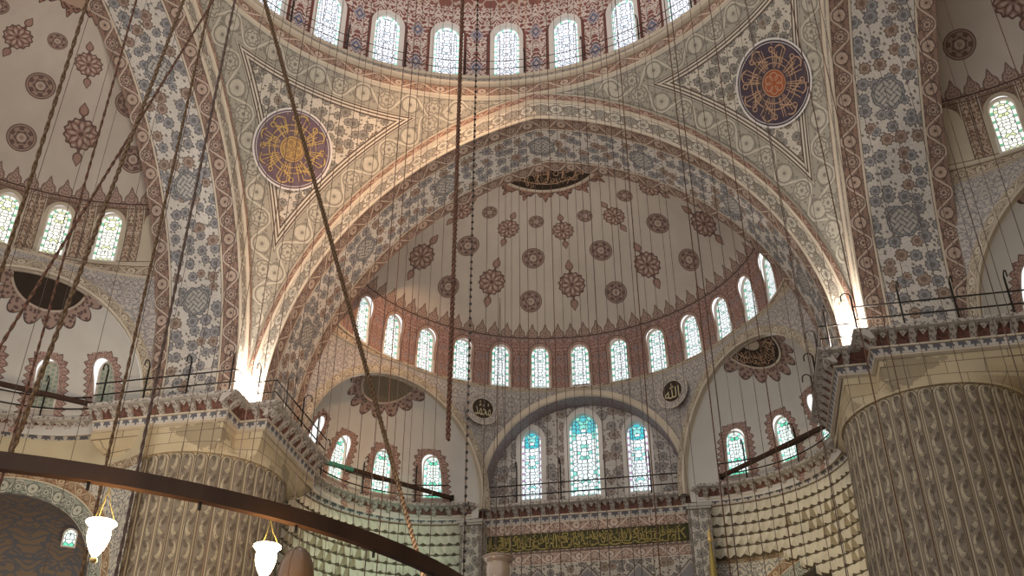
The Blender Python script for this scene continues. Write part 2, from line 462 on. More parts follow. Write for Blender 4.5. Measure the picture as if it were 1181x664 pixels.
def pane(W, hs, cols, strength, q=6.0, border=True, seed=0.0, top=None):
    def f():
        u, v = uvs()
        lo = ab(u)-W/2; hi = hyp(u, v-hs)-W/2; fl_ = gt(v, hs); d = lo*(1-fl_)+hi*fl_
        x = ab(u)
        vo = voro(x+seed, v, q, 'DISTANCE_TO_EDGE', .7); e = E(vo.outputs['Distance'])
        vf = voro(x+seed, v, q, 'F1', .7); r, g, b = sep(vf.outputs['Color'])
        c = mix(gt(r, .82), cols[0], cols[1])
        if top: c = mix(gt(v, top)*gt(b, .30), c, cols[3])
        c = mix(lt(e, .085), c, '#42474b')
        if border:
            a = v*(1-fl_)+at2(v-hs, x)*(W/2)*fl_
            k = fr(a/.36+.2)
            bc = mix(lt(k, .36), cols[0], cols[2])
            bc = mix(lt(k, .07), bc, '#5f6468')
            c = mix(gt(d, -.13), c, bc); c = mix(near(d, -.13, .014), c, '#5f6468')
        return c
    return f
mat('dome window glass', pane(1.2, 3.0, ('#eaf0fb', '#c3cfdb', '#8fd6bd', '#7fd0b4'), 1, 5.2), emit=.80, weather=False, rough=.3)
mat('half dome window glass', pane(.86, 1.85, ('#eef8fb', '#b9d6d2', '#5fb898', '#7fd0b4'), 1, 6.6), emit=.75, weather=False, rough=.3)
mat('side window glass', pane(.86, 1.85, ('#f4f6e8', '#cfd8a8', '#6fb08a', '#7fd0b4'), 1, 6.2), emit=.78, weather=False, rough=.3)
mat('apse window glass', pane(.86, 1.58, ('#e8fbf6', '#5fcfae', '#7fe0d0', '#3fb98f'), 1, 6.0), emit=.75, weather=False, rough=.3)
mat('tall window glass', pane(1.0, 3.2, ('#eaf6fb', '#8fd8d8', '#b58fb8', '#46bccb'), 1, 5.8, top=2.75), emit=.75, weather=False, rough=.3)
mat('tall middle window glass', pane(1.45, 3.75, ('#e6f6f8', '#7fcfc4', '#5fb8b0', '#52b8c4'), 1, 5.0, top=3.3), emit=.75, weather=False, rough=.3)
def m_blind():
    u, v = uvs(); x = fr(u/.2)-.5; y = fr(v/.2+.5*gt(fr(u/.4), .5))-.5
    return mix(lt(hyp(x, y), .36), '#b9b7a4', '#8fa08f')
mat('blind window lattice', m_blind)
mat('lit lamp glass', lambda: '#ffe9bd', emit=14.0, weather=False)
mat('amber lamp glass', lambda: '#5a4737', rough=.25, weather=False)
mat('clear lamp glass', lambda: '#8f7a66', rough=.15, weather=False, spec=.6)
mat('flood lens', lambda: '#fdf6ea', emit=8.0, weather=False)
def G(n): return MATS[n]
# ------------------------------------------------------------------ main dimensions (metres, z above the floor)
A = 11.75                     # half side of the domed square
SI, ZS, HAP, DEP = 10.95, 18.08+H, 30.98+H, 3.69      # great arch: half span, springing, crown, depth
ZC = 17.97+H                  # top of the gallery cornice
CY = 14.4                     # half dome centre
def arch_pts(S, zs, hap, n=48, z0=None):
    """two-centred arch from right foot over the crown to left foot: (x, z, s) with s measured from the crown"""
    h = hap-zs; e = (h*h-S*S)/(2*S); rho = S+e; T = math.atan2(h, e)
    pts = [(-e+rho*math.cos(T*i/n), zs+rho*math.sin(T*i/n), rho*(T-T*i/n)) for i in range(n+1)]
    if z0 is not None and z0 < zs: pts = [(S, z0, pts[0][2]+zs-z0)]+pts
    return pts+[(-x, z, -s) for x, z, s in pts[-2::-1]]
LIP = arch_pts(SI, ZS, HAP, 48, ZC-.3); EXT = arch_pts(A, ZS, 32.35+H, 48, ZC-.3)

# ------------------------------------------------------------------ floor
mb = MB(); S_ = 34
mb.grid([[(x, y, 0) for x in (-30, 30)] for y in (-32, 34)], [[(x, y) for x in (-30, 30)] for y in (-32, 34)])
tag(mb.build('floor', G('carpet red')), 'red patterned prayer carpet covering the whole floor', 'floor', kind='structure')

# ------------------------------------------------------------------ great arches
def great_arch(name, label, rz):
    root = tag(empty(name, (0, 0, 0), rz), label, 'arch', kind='structure')
    ys = [A, A+.06, A+.72, A+.80, A+2.98, A+3.06, A+DEP]
    mats = [2, 0, 2, 1, 2, 0]
    rows = []; UV = []
    for i in range(len(ys)-1):
        y0, y1 = ys[i], ys[i+1]; cm = (y0+y1)/2
        mb_ = great_arch.m if i else MB(); great_arch.m = mb_
        P = [[(x, y, z) for (x, z, s) in LIP] for y in (y0, y1)]
        U = [[(s, y-cm) for (x, z, s) in LIP] for y in (y0, y1)]
        mb_.grid(P, U, mats[i])
    great_arch.m.build('soffit', [G('soffit border paint'), G('soffit floral paint'), G('pale moulding paint')], root)
    # rear face, closing the gap to the half dome
    mb_ = MB()
    P = [[(x*k, A+DEP, ZC+(z-ZC)*k2) for (x, z, s) in LIP] for k, k2 in ((1, 1), (1.25, 1.2))]
    mb_.grid(P, [[(s, w) for (x, z, s) in LIP] for w in (0, 2)], 0)
    mb_.build('rear_face', G('pale moulding paint'), root)
    mb_ = MB()
    def ring(f0, f1, dy0, dy1, m, uw):
        P = []; U = []
        for f, dy in ((f0, dy0), (f1, dy1)):
            P.append([(a[0]+(b[0]-a[0])*f, A+dy, a[1]+(b[1]-a[1])*f) for a, b in zip(LIP, EXT)])
        for w in ((-.5, .5)): U.append([(a[2], w*uw) for a in LIP])
        mb_.grid(P, U, m)
    ring(0, .07, 0, -.03, 2, .1); ring(.07, .66, -.03, -.03, 0, .9); ring(.66, .72, -.03, -.13, 2, .1)
    ring(.72, .95, -.13, -.13, 1, .34); ring(.95, 1.0, -.13, 0.02, 2, .05)
    mb_.build('archivolt', [G('archivolt scroll paint'), G('archivolt red paint'), G('pale moulding paint')], root)
    return root
great_arch('great_arch', 'great pointed arch framing the half dome straight ahead', 0)
great_arch('great_arch', 'great pointed arch over the half dome beyond the tan ropes', PI/2)
great_arch('great_arch', 'great pointed arch with octagon knots rising above the brightly lit large pier', -PI/2)

# ------------------------------------------------------------------ pendentives
def pendentive(sx, label):
    E2 = [(x, z, s) for (x, z, s) in EXT if x >= -1e-6 and z >= ZS-1e-6]      # foot to crown
    n = 72; rows = []; NE = len(E2)
    def at(f):
        k = f*(NE-1); i = min(int(k), NE-2); t = k-i
        return tuple(E2[i][q]*(1-t)+E2[i+1][q]*t for q in range(3))
    m = 90
    P = []; I = []
    for i in range(m+1):
        w, z, s = at(i/m); w = max(w, 0.0); a = math.atan2(w, A); rho = math.hypot(w, A)
        P.append([(rho*math.sin(a+(PI/2-2*a)*j/n), rho*math.cos(a+(PI/2-2*a)*j/n), z) for j in range(n+1)])
    arr = np.array(P)
    a1 = np.array([(x, A, z) for x, z, s in E2]); a2 = a1[:, [1, 0, 2]]; ss = np.array([s for x, z, s in E2])
    th = np.linspace(0, PI/2, 90); rg = np.stack([A*np.sin(th), A*np.cos(th), np.full(90, E2[-1][1])], 1)
    def dist(p, poly, par):
        a, b = poly[:-1], poly[1:]; v_ = b-a; t = np.clip(((p-a)*v_).sum(1)/np.maximum((v_*v_).sum(1), 1e-12), 0, 1)
        q = a+v_*t[:, None]; d = np.linalg.norm(p-q, axis=1); k = int(d.argmin())
        return float(d[k]), float(par[k]+(par[k+1]-par[k])*t[k])
    polys = [(a1, ss), (a2, -ss), (rg, th*A+40)]
    mb = MB()
    D = [[[dist(arr[i, j], *pl) for pl in polys] for j in range(n+1)] for i in range(m+1)]
    for i in range(m):
        for j in range(n):
            ix = [(i, j), (i, j+1), (i+1, j+1), (i+1, j)]
            b = min(range(3), key=lambda q: sum(D[a][c][q][0] for a, c in ix))
            pts = [P[a][c] for a, c in ix]
            uv = []; uv2 = []
            for (a, c) in ix:
                x, y, z = P[a][c]; ph = math.atan2(x, y)-PI/4
                uv.append((ph*math.hypot(x, y), z*1.25)); uv2.append(D[a][c][b])
            if sx < 0: pts = [(-x, y, z) for x, y, z in pts]
            mb.face(pts, 0, uv, uv2, True)
    o = mb.build('pendentive', G('pendentive floral paint'))
    return tag(o, label, 'pendentive', kind='structure')
pendentive(-1, 'painted pendentive carrying the gold-lit calligraphy roundel'); pendentive(1, 'painted pendentive carrying the dark roundel with a rust-red centre')

# ------------------------------------------------------------------ walls with arched holes
def ray_poly(poly, c, a):
    dx, dy = math.cos(a), math.sin(a); best = None
    for k in range(len(poly)):
        x0, y0 = poly[k][0]-c[0], poly[k][1]-c[1]; x1, y1 = poly[(k+1) % len(poly)][0]-c[0], poly[(k+1) % len(poly)][1]-c[1]
        ex, ey = x1-x0, y1-y0; den = dx*ey-dy*ex
        if abs(den) < 1e-12: continue
        t = (x0*ey-y0*ex)/den; u = (x0*dy-y0*dx)/den
        if t > 0 and -1e-6 <= u <= 1+1e-6 and (best is None or t > best): best = t
    return (c[0]+dx*best, c[1]+dy*best)
def arched(w, hs, pointed=0.0, n=14, v0=0.0, grow=0.0):
    """outline of an arched opening: width w, springing hs, foot v0"""
    r = w/2+grow; o = [(-r, v0-grow), (r, v0-grow)]
    for i in range(n+1):
        a = PI*i/n; o.append((r*math.cos(a), hs+r*math.sin(a)*(1+pointed)+pointed*r*.55*max(0, math.sin(a))**6))
    return o
def wall_hole(mb, mapf, rect, hole, mat, K=5, uvoff=(0, 0)):
    u0, u1, v0, v1 = rect; c = ((min(p[0] for p in hole)+max(p[0] for p in hole))/2, (min(p[1] for p in hole)+max(p[1] for p in hole))/2)
    R4 = [(u0, v0), (u1, v0), (u1, v1), (u0, v1)]
    angs = sorted(set([round(math.atan2(p[1]-c[1], p[0]-c[0]), 5) for p in hole+R4]+[round(-PI+2*PI*k/40, 5) for k in range(40)]))
    angs.append(angs[0])
    P = []; U = []
    for k in range(K+1):
        t = k/K; row = []; ur = []
        for a in angs:
            h = ray_poly(hole, c, a); r = ray_poly(R4, c, a)
            q = (h[0]+(r[0]-h[0])*t, h[1]+(r[1]-h[1])*t); row.append(mapf(*q)); ur.append((q[0]+uvoff[0], q[1]+uvoff[1]))
        P.append(row); U.append(ur)
    mb.grid(P, U, mat)
def patch(mb, mapf, rect, mat, nu=8, nv=8, uv=None):
    u0, u1, v0, v1 = rect
    P = [[mapf(u0+(u1-u0)*j/nu, v0+(v1-v0)*i/nv) for j in range(nu+1)] for i in range(nv+1)]
    U = [[(u0+(u1-u0)*j/nu, v0+(v1-v0)*i/nv) for j in range(nu+1)] for i in range(nv+1)]
    mb.grid(P, U, mat)
def window(name, M4, w, hs, glass, label, group, pointed=0.0, rim=.14, depth=.32, lip=.035, cat='window', frame='white plaster'):
    """arched window: plaster surround with a deep reveal and the lattice pane at its back. Local x across, y outwards, z up"""
    root = tag(empty(name, mat4=M4), label, cat, group, 'structure')
    ou = arched(w, hs, pointed, grow=rim); ins = arched(w, hs, pointed); bk = arched(w*.97, hs, pointed)
    mb = MB(); n = len(ou)
    loops = [(ou, .03), (ou, -lip), (ins, -lip), (bk, depth)]
    P = [[(p[0], d, p[1]) for p in o+o[:1]] for o, d in loops]
    mb.grid(P, [[(p[0], p[1]) for p in o+o[:1]] for o, d in loops], 0, smooth=False)
    mb.build('surround', G(frame), root)
    mb = MB(); c = (0, depth-.02, hs*.55)
    for k in range(n):
        a, b = bk[k], bk[(k+1) % n]
        pts = [c, (a[0], depth-.02, a[1]), (b[0], depth-.02, b[1])]
        mb.face(pts, 0, [(p[0], p[2]) for p in pts])
    mb.build('lattice_pane', G(glass), root)
    return root
def frame_at(mapf, u, v, h=.02, out=0.0):
    p = Vector(mapf(u, v)); du = (Vector(mapf(u+h, v))-Vector(mapf(u-h, v))).normalized(); dv = (Vector(mapf(u, v+h))-Vector(mapf(u, v)))
    n = du.cross(dv).normalized(); dv = n.cross(du).normalized() if False else (dv-du*dv.dot(du)).normalized()
    n = dv.cross(du)
    return p, du, dv, n
def mat_from(p, ex, ey, ez):
    return Matrix(((ex.x, ey.x, ez.x, p.x), (ex.y, ey.y, ez.y, p.y), (ex.z, ey.z, ez.z, p.z), (0, 0, 0, 1)))
def wmat(mapf, u, v):
    """matrix for a window standing on (u, v) of a wall whose u runs to the viewer's right"""
    p, du, dv, n = frame_at(mapf, u, v)
    return mat_from(p, du, -(du.cross(dv)) if False else dv.cross(du), dv)
ORD = ['first', 'second', 'third', 'fourth', 'fifth', 'sixth', 'seventh', 'eighth', 'ninth', 'tenth', 'eleventh', 'twelfth', 'thirteenth', 'fourteenth']

# ------------------------------------------------------------------ main dome
dome = tag(empty('main_dome'), 'great central dome, its drum of arched windows cut by the top of the view', 'dome', kind='structure')
def revolve(mb, prof, mat, a0=-PI, a1=PI, n=120, c=(0, 0), vo=0.0):
    rows = []; U = []; L = 0
    for i, (r, z) in enumerate(prof):
        if i: L += math.hypot(r-prof[i-1][0], z-prof[i-1][1])
        rows.append([(c[0]+r*math.sin(a0+(a1-a0)*k/n), c[1]+r*math.cos(a0+(a1-a0)*k/n), z) for k in range(n+1)])
        U.append([(r*(a0+(a1-a0)*k/n), L+vo) for k in range(n+1)])
    tot = L
    U = [[(u, v-tot/2) for u, v in r] for r in U]
    mb.grid(rows, U, mat)
zr = 32.35+H
mb = MB()
revolve(mb, [(11.75, zr-.02), (11.68, zr+.04), (11.68, zr+.10)], 2)
revolve(mb, [(11.68, zr+.10), (11.76, zr+.68)], 0)
revolve(mb, [(11.76, zr+.68), (11.56, zr+.74), (11.56, zr+.86), (11.70, zr+.92)], 2)
revolve(mb, [(11.70, zr+.92), (12.10, zr+1.55)], 1)
revolve(mb, [(12.10, zr+1.55), (12.06, zr+1.6), (12.06, zr+1.72), (12.9, zr+1.74)], 2)
mb.build('ring_cornice', [G('ring scroll paint'), G('ring carved grey paint'), G('pale moulding paint')], dome)
RD, ZD = 12.6, zr+1.72
dmap = lambda az0: (lambda u, v: (RD*math.sin(az0+u/RD), RD*math.cos(az0+u/RD), ZD+v))
STEP = 2*PI/28; SW = RD*STEP
mb = MB(); dh = arched(1.2, 3.0, .05, grow=.12)
for k in range(28):
    az = (k+.5)*STEP-PI
    if abs(az) < R_(72): wall_hole(mb, dmap(az), (-SW/2, SW/2, 0, 5.0), arched(1.2, 3.0, .05, v0=.06, grow=.05), 0)
    else: patch(mb, dmap(az), (-SW/2, SW/2, 0, 5.0), 0, 4, 1)
mb.build('drum_wall', G('dome drum arabesque paint'), dome)
mb = MB()
revolve(mb, [(12.8, ZD+4.85)]+[(12.6*math.cos(t*PI/2/12)+.001, ZD+5.0+10.5*math.sin(t*PI/2/12)) for t in range(13)], 0, n=64)
mb.build('shell', G('dome shell paint'), dome)
dw = None; lab = 0
for k in range(28):
    az = (k+.5)*STEP-PI
    if abs(az) > R_(60): continue
    M4 = wmat(dmap(az), 0, .06)
    l = '%s window from the left in the row under the great dome' % ORD[lab]; lab += 1
    if dw is None: dw = window('dome_window', M4, 1.2, 3.0, 'dome window glass', l, 'arched windows of the main dome', .05, .2, .2)
    else:
        o = copy_tree(dw); o.matrix_world = M4; o['label'] = l

# ------------------------------------------------------------------ half dome unit
def semi_profile():
    R0, h, p = 9.95, 7.1, 2.3; z0 = 24.2+H
    ts = 1-(1-np.linspace(0, 1, 400))**1.8
    z = h*ts; r = R0*(1-np.clip(ts, 0, 1)**p)**(1/p); L = np.r_[0, np.cumsum(np.hypot(np.diff(z), np.diff(r)))]
    return L, r, z+z0
PL, PR, PZ = semi_profile(); PT = float(PL[-1])
def spt(az, v): r = float(np.interp(v, PL, PR)); return (r*math.sin(az), CY+r*math.cos(az), float(np.interp(v, PL, PZ))), r
# side apse: chord feet F0 (inner) and F1 (outer) on the +x side
F0 = Vector((4.85, 23.2)); F1 = Vector((10.8, 15.5)); CM = (F0+F1)/2; TT = (F1-F0).normalized(); NN = Vector((-TT.y, TT.x))
if NN.dot(CM) < 0: NN = -NN
EO = 2.5; ER = 5.45; EC = CM-NN*EO; EZ = 18.0+H
EA = math.atan2(NN.y, NN.x)                       # 37.7 degrees
def ex_map(u, v, sx=1, scaled=True):
    """u: metres along the wall from the axis, positive towards the middle bay; v: metres up the sphere"""
    el = v/ER
    if scaled: rm = math.acos(min(1, EO/(ER*max(.02, math.cos(el))))) if ER*math.cos(el) > EO else 0.0; rel = (u/ER)/math.acos(EO/ER)*rm
    else: rel = u/ER
    a = EA+rel; r = ER*math.cos(el)
    return (sx*(EC.x+r*math.cos(a)), EC.y+r*math.sin(a), EZ+ER*math.sin(el))
UM = ER*math.acos(EO/ER)
# crown of the painted lunette on the apse vault, just behind the crown of its arch
QX0 = .6; QR = Vector((NN.x*EO+TT.x*QX0, NN.y*EO+TT.y*QX0, math.sqrt(ER*ER-EO*EO-QX0*QX0))).normalized()
QX = Vector((TT.x, TT.y, 0)); QX = (QX-QR*QX.dot(QR)).normalized(); QY = QX.cross(QR)
if QY.dot(Vector((NN.x, NN.y, 0))) < 0: QY = -QY
EXW = [38.5, 11.8, -15.5, -42.0]
def rotp(p, rz): c, s = math.cos(rz), math.sin(rz); return (p[0]*c-p[1]*s, p[0]*s+p[1]*c, p[2])

def half_dome(name, label, rz, band='half dome panel band paint'):
    root = tag(empty(name, (0, 0, 0), rz), label, 'half dome', kind='structure')
    mb = MB(); a0, a1 = R_(-100), R_(100)
    VB = 2.62; n = 160
    vs = [VB+(PT-VB)*i/46 for i in range(47)]
    P = []; U = []; U2 = []
    for v in vs:
        row = []; ur = []; u2 = []
        for k in range(n+1):
            az = a0+(a1-a0)*k/n; p, r = spt(az, v); row.append(p); ur.append((az*9.9, v)); u2.append((math.degrees(az), r))
        P.append(row); U.append(ur); U2.append(u2)
    mb.grid(P, U, 0, U2)
    mb.build('shell', G('half dome paint'), root)
    mb = MB(); st = R_(11.75); w = st*9.9
    for k in range(-7, 8):
        f = lambda u, v, k=k: spt(k*st+u/9.9, v)[0]
        if abs(k) <= 6: wall_hole(mb, f, (-w/2, w/2, 0, VB), arched(.86, 1.85, 0, v0=.08, grow=.04), 0, 4)
        else: patch(mb, f, (-w/2, w/2, 0, VB), 0, 4, 6)
    mb.build('window_band', G(band), root)
    # base wall: spandrels between the three lower arches, and the moulding that carries the window band
    mb = MB(); zb = ZC-.3
    def sides(z):
        zr_ = z-H
        xm = 0.0 if zr_ >= 23.45 else (5.0 if zr_ < 18.45 else math.sqrt(max(0, 25-(zr_-18.45)**2)))
        te = 0.0 if zr_ >= 23.1 else (5.1 if zr_ < 18 else math.sqrt(max(0, 5.1**2-(zr_-18)**2)))
        return xm, te
    def pol(x, y): return math.atan2(x, y-CY), math.hypot(x, y-CY)
    zs = [zb+(23.5+H-zb)*(1-(1-i/40)**1.6) for i in range(41)]
    for sx in (1, -1):
        for part in (0, 1):
            P = []; U = []
            for z in zs:
                xm, te = sides(z)
                if part == 0:
                    q0 = pol(xm, 23.33); e = CM-TT*te-NN*.22; q1 = pol(e.x, e.y)
                else:
                    e = CM+TT*te-NN*.22; q0 = pol(e.x, e.y); r1 = 10.95-.75*max(0, (z-H-18)/5.5); q1 = (math.acos(.95/r1), r1)
                row = []; ur = []
                for j in range(25):
                    t = j/24; th = q0[0]+(q1[0]-q0[0])*t; r = q0[1]+(q1[1]-q0[1])*t
                    row.append((sx*r*math.sin(th), CY+r*math.cos(th), z)); ur.append((th*9.5, z))
                P.append(row); U.append(ur)
            mb.grid(P, U, 0)
            if part: mb.grid([[r[-1], (sx*12.6, A+DEP+.02, r[-1][2])] for r in P], [[u[-1], (u[-1][0]+2, u[-1][1])] for u in U], 0)
            top = P[-1]; rows = [top]; UV = [[(u, 0) for u, v in U[-1]]]
            for (f, off, dz) in ((0, -.10, .04), (0, -.10, .16), (.15, 0, .22), (.75, 0, .52), (.8, -.08, .56), (.95, -.04, .70), (1, 0, .72)):
                rw = []
                for (x, y, z) in top:
                    th, r = pol(x, y); r2 = r+(9.96-r)*f+off; rw.append((r2*math.sin(th), CY+r2*math.cos(th), z+dz))
                rows.append(rw); UV.append([(u, dz) for u, v in U[-1]])
            mb.grid(rows, UV, 1, smooth=False)
    mb.build('spandrel_wall', [G('spandrel arabesque paint'), G('half dome moulding paint')], root)
    # middle arch
    mb = MB(); n = 40
    arc = lambda R, z0, y: [(R, y, zb)]+[(R*math.cos(PI*k/n), y, z0+H+R*math.sin(PI*k/n)) for k in range(n+1)]+[(-R, y, zb)]
    lens = [0]
    L_ = arc(4.72, 18.45, 0)
    for a, b in zip(L_, L_[1:]): lens.append(lens[-1]+math.dist(a, b))
    for (Ra, ya, Rb, yb, m, va, vb) in ((4.72, 24.45, 4.72, 23.33, 2, 0, 1.1), (4.72, 23.33, 4.78, 23.22, 1, 0, .1), (4.78, 23.22, 5.02, 23.22, 1, .2, .5), (5.02, 23.22, 5.02, 23.5, 1, .5, .6)):
        mb.grid([arc(Ra, 18.45, ya), arc(Rb, 18.45, yb)], [[(l, va) for l in lens], [(l, vb) for l in lens]], m)
    mb.build('middle_arch', [G('spandrel arabesque paint'), G('pale moulding paint'), G('middle arch soffit paint')], root)
    mb = MB(); ml = lambda u, v: (u, 24.4, v)
    rects = [(-5, -1.55, zb, 24.4+H), (-1.55, 1.55, zb, 24.4+H), (1.55, 5, zb, 24.4+H)]
    for (rc, x, wd, hs) in ((rects[0], -2.6, 1.0, 21.5+H), (rects[1], 0, 1.45, 21.9+H), (rects[2], 2.6, 1.0, 21.5+H)):
        hole = [(x+p[0], p[1]) for p in arched(wd, hs, .15, v0=18.5+H, grow=.05)]
        wall_hole(mb, ml, rc, hole, 0)
    mb.build('middle_lunette', G('middle lunette paint'), root)
    return root
def side_apse(name, label, rz, sx, windows):
    root = tag(empty(name, (0, 0, 0), rz), label, 'apse', kind='structure')
    mb = MB(); VB = 2.75
    mp = lambda u, v: ex_map(u, v, sx)
    edges = [UM]+[R_((a+b)/2)*ER for a, b in zip(EXW, EXW[1:])]+[-UM]
    patch(mb, mp, (-UM, UM, -.7, 0), 0, 30, 2)
    for i, a in enumerate(EXW):
        uc = R_(a)*ER; u1, u0 = edges[i], edges[i+1]
        f = lambda u, v, uc=uc: mp(uc+u, v)
        wall_hole(mb, f, (u0-uc, u1-uc, 0, VB), arched(.86, 2.02, 0, v0=.44, grow=.03), 0, 5, (0, -.44))
    mb.build('window_wall', G('side apse window lace paint'), root)
    mb = MB(); P = []; U = []; U2 = []
    top = ER*math.acos(EO/ER)*.999
    for i in range(31):
        v = VB+(top-VB)*(1-(1-i/30)**1.5); row = []; ur = []; u2 = []
        for j in range(49):
            u = -UM+2*UM*j/48; p = mp(u, v); row.append(p); ur.append((u, v))
            dx = sx*p[0]-EC.x; dy = p[1]-EC.y; dv = Vector((dx, dy, p[2]-EZ)).normalized(); k = ER*math.acos(max(-1, min(1, dv.dot(QR))))
            u2.append((k, math.atan2(dv.dot(QY), dv.dot(QX))))
        P.append(row); U.append(ur); U2.append(u2)
    # the vault goes on past the chord so that it meets the arch at its crown
    mb.grid(P, U, 0, U2)
    # cap between the last row and the crown of the arch
    mb.build('vault', G('side apse plaster'), root)
    mb = MB(); n = 40
    c3 = lambda t, z, d: (sx*(CM.x+TT.x*t+NN.x*d), CM.y+TT.y*t+NN.y*d, z)
    arc = lambda R, d: [c3(R, ZC-.3, d)]+[c3(R*math.cos(PI*k/n), EZ+R*math.sin(PI*k/n), d) for k in range(n+1)]+[c3(-R, ZC-.3, d)]
    L_ = arc(4.84, 0); lens = [0]
    for a, b in zip(L_, L_[1:]): lens.append(lens[-1]+math.dist(a, b))
    for (Ra, da, Rb, db, m, va, vb) in ((4.86, .03, 4.80, -.28, 1, 0, .3), (4.80, -.28, 4.86, -.34, 1, 0, .1), (4.86, -.34, 5.22, -.34, 0, .05, .55), (5.22, -.34, 5.22, -.05, 1, .5, .6)):
        mb.grid([arc(Ra, da), arc(Rb, db)], [[(l, va) for l in lens], [(l, vb) for l in lens]], m)
    mb.build('arch_band', [G('side arch band paint'), G('pale moulding paint')], root)
    return root
half_dome('half_dome', 'half dome straight ahead with roundels, crest and thirteen lattice windows', 0, 'half dome window band paint')
half_dome('half_dome', 'half dome beyond the tan ropes, pale with brown roundels', PI/2)
half_dome('half_dome', 'half dome beside the large fluted pier, mostly cut off by the picture edge', -PI/2)
side_apse('side_apse', 'white side apse with three lace-edged windows behind the long diagonal rope', 0, -1, 4)
side_apse('side_apse', 'white side apse with a dark inscribed lunette beside the large pier', 0, 1, 4)
side_apse('side_apse', 'dim grey-green side apse with blind lattice windows behind the ropes', PI/2, 1, 4)
side_apse('side_apse', 'plain apse beyond the large pier with only its edge in view', -PI/2, -1, 4)

# windows of the half domes
def unit_windows(rz, ks, glass, group, fmt, proto=None):
    for i, k in enumerate(ks):
        f = lambda u, v: rotp(spt(k*R_(11.75)+u/9.9, v)[0], rz)
        M4 = wmat(f, 0, .08); l = fmt % ORD[i]
        if proto is None: proto = window('half_dome_window', M4, .86, 1.85, glass, l, group, depth=.08, rim=.10)
        else:
            o = copy_tree(proto); o.matrix_world = M4; o['label'] = l; o['group'] = group
    return proto
unit_windows(0, range(-6, 7), 'half dome window glass', 'windows of the facing half dome', '%s lattice window from the left in the facing half dome')
unit_windows(PI/2, (4, 5, 6), 'side window glass', 'windows of the half dome behind the ropes', '%s arched window from the left in the half dome behind the ropes')
unit_windows(-PI/2, (-6, -5), 'side window glass', 'windows of the half dome beside the large pier', '%s arched window beyond the large pier, yellowish panes')
def apse_windows(rz, sx, idx, glass, group, fmts, frame='white plaster'):
    proto = None
    for i, l in zip(idx, fmts):
        f = lambda u, v: rotp(ex_map(R_(EXW[i])*ER+u*sx*-1, v, sx), rz)
        M4 = wmat(f, 0, .44)
        if proto is None: proto = window('apse_window', M4, .86, 1.58, glass, l, group, rim=.05, frame=frame, depth=.09 if 'blind' not in glass else .06)
        else:
            o = copy_tree(proto); o.matrix_world = M4; o['label'] = l
apse_windows(0, -1, (0, 1, 2), 'apse window glass', 'windows of the apse behind the diagonal rope',
    ('lace-edged window in the apse with the diagonal rope, nearest the tall windows', 'middle lace-edged window in the apse crossed by the diagonal rope', 'half-shaded lace-edged window at the green end of the iron tie rod'))
apse_windows(0, 1, (0, 1, 2), 'apse window glass', 'windows of the apse under the inscribed lunette',
    ('green-paned window under the inscribed lunette, nearest the tall windows', 'green-paned window under the inscribed lunette, crossed by the tie rod', 'narrow window slit showing beside the cornice of the large pier'))
apse_windows(PI/2, 1, (1, 2, 3), 'blind window lattice', 'blind windows of the dim apse',
    ('blind lattice window at the picture edge in the dim apse', 'middle blind lattice window in the dim grey-green apse', 'blind lattice window of the dim apse beside the bent lamp post'))
def tall(x, w, hs, glass, label):
    window('tall_window', mat_from(Vector((x, 24.4, 18.5+H)), Vector((1, 0, 0)), Vector((0, 1, 0)), Vector((0, 0, 1))), w, hs, glass, label, 'tall stained windows of the middle bay', .15, .24, .3)
tall(-2.6, 1.0, 3.0, 'tall window glass', 'stained window left of the tall middle one, teal at its top')
tall(0, 1.45, 3.4, 'tall middle window glass', 'tallest stained window in the centre of the middle bay')
tall(2.6, 1.0, 3.0, 'tall window glass', 'stained window right of the tall middle one, teal at its top')
# ------------------------------------------------------------------ gallery cornices
def offs(path, d):
    """shift a polyline by d to its left-hand side (the wall side)"""
    out = []
    for i, p in enumerate(path):
        ns = []
        for a, b in ((i-1, i), (i, i+1)):
            if 0 <= a and b < len(path):
                t = (Vector(path[b])-Vector(path[a])).normalized(); ns.append(Vector((-t.y, t.x)))
        n = (ns[0]+ns[-1]); n = n/max(.25, n.length_squared/2) if len(ns) > 1 else ns[0]
        out.append((p[0]+n.x*d, p[1]+n.y*d))
    return out
def plen(path):
    L = [0]
    for a, b in zip(path, path[1:]): L.append(L[-1]+math.dist(a, b))
    return L
def along(path, s):
    L = plen(path); i = max(0, min(len(path)-2, next((k for k in range(len(L)-1) if L[k+1] >= s), len(path)-2)))
    t = (s-L[i])/max(1e-9, L[i+1]-L[i]); a, b = Vector(path[i]), Vector(path[i+1]); d = (b-a).normalized()
    return a+(b-a)*t, d, Vector((-d.y, d.x))
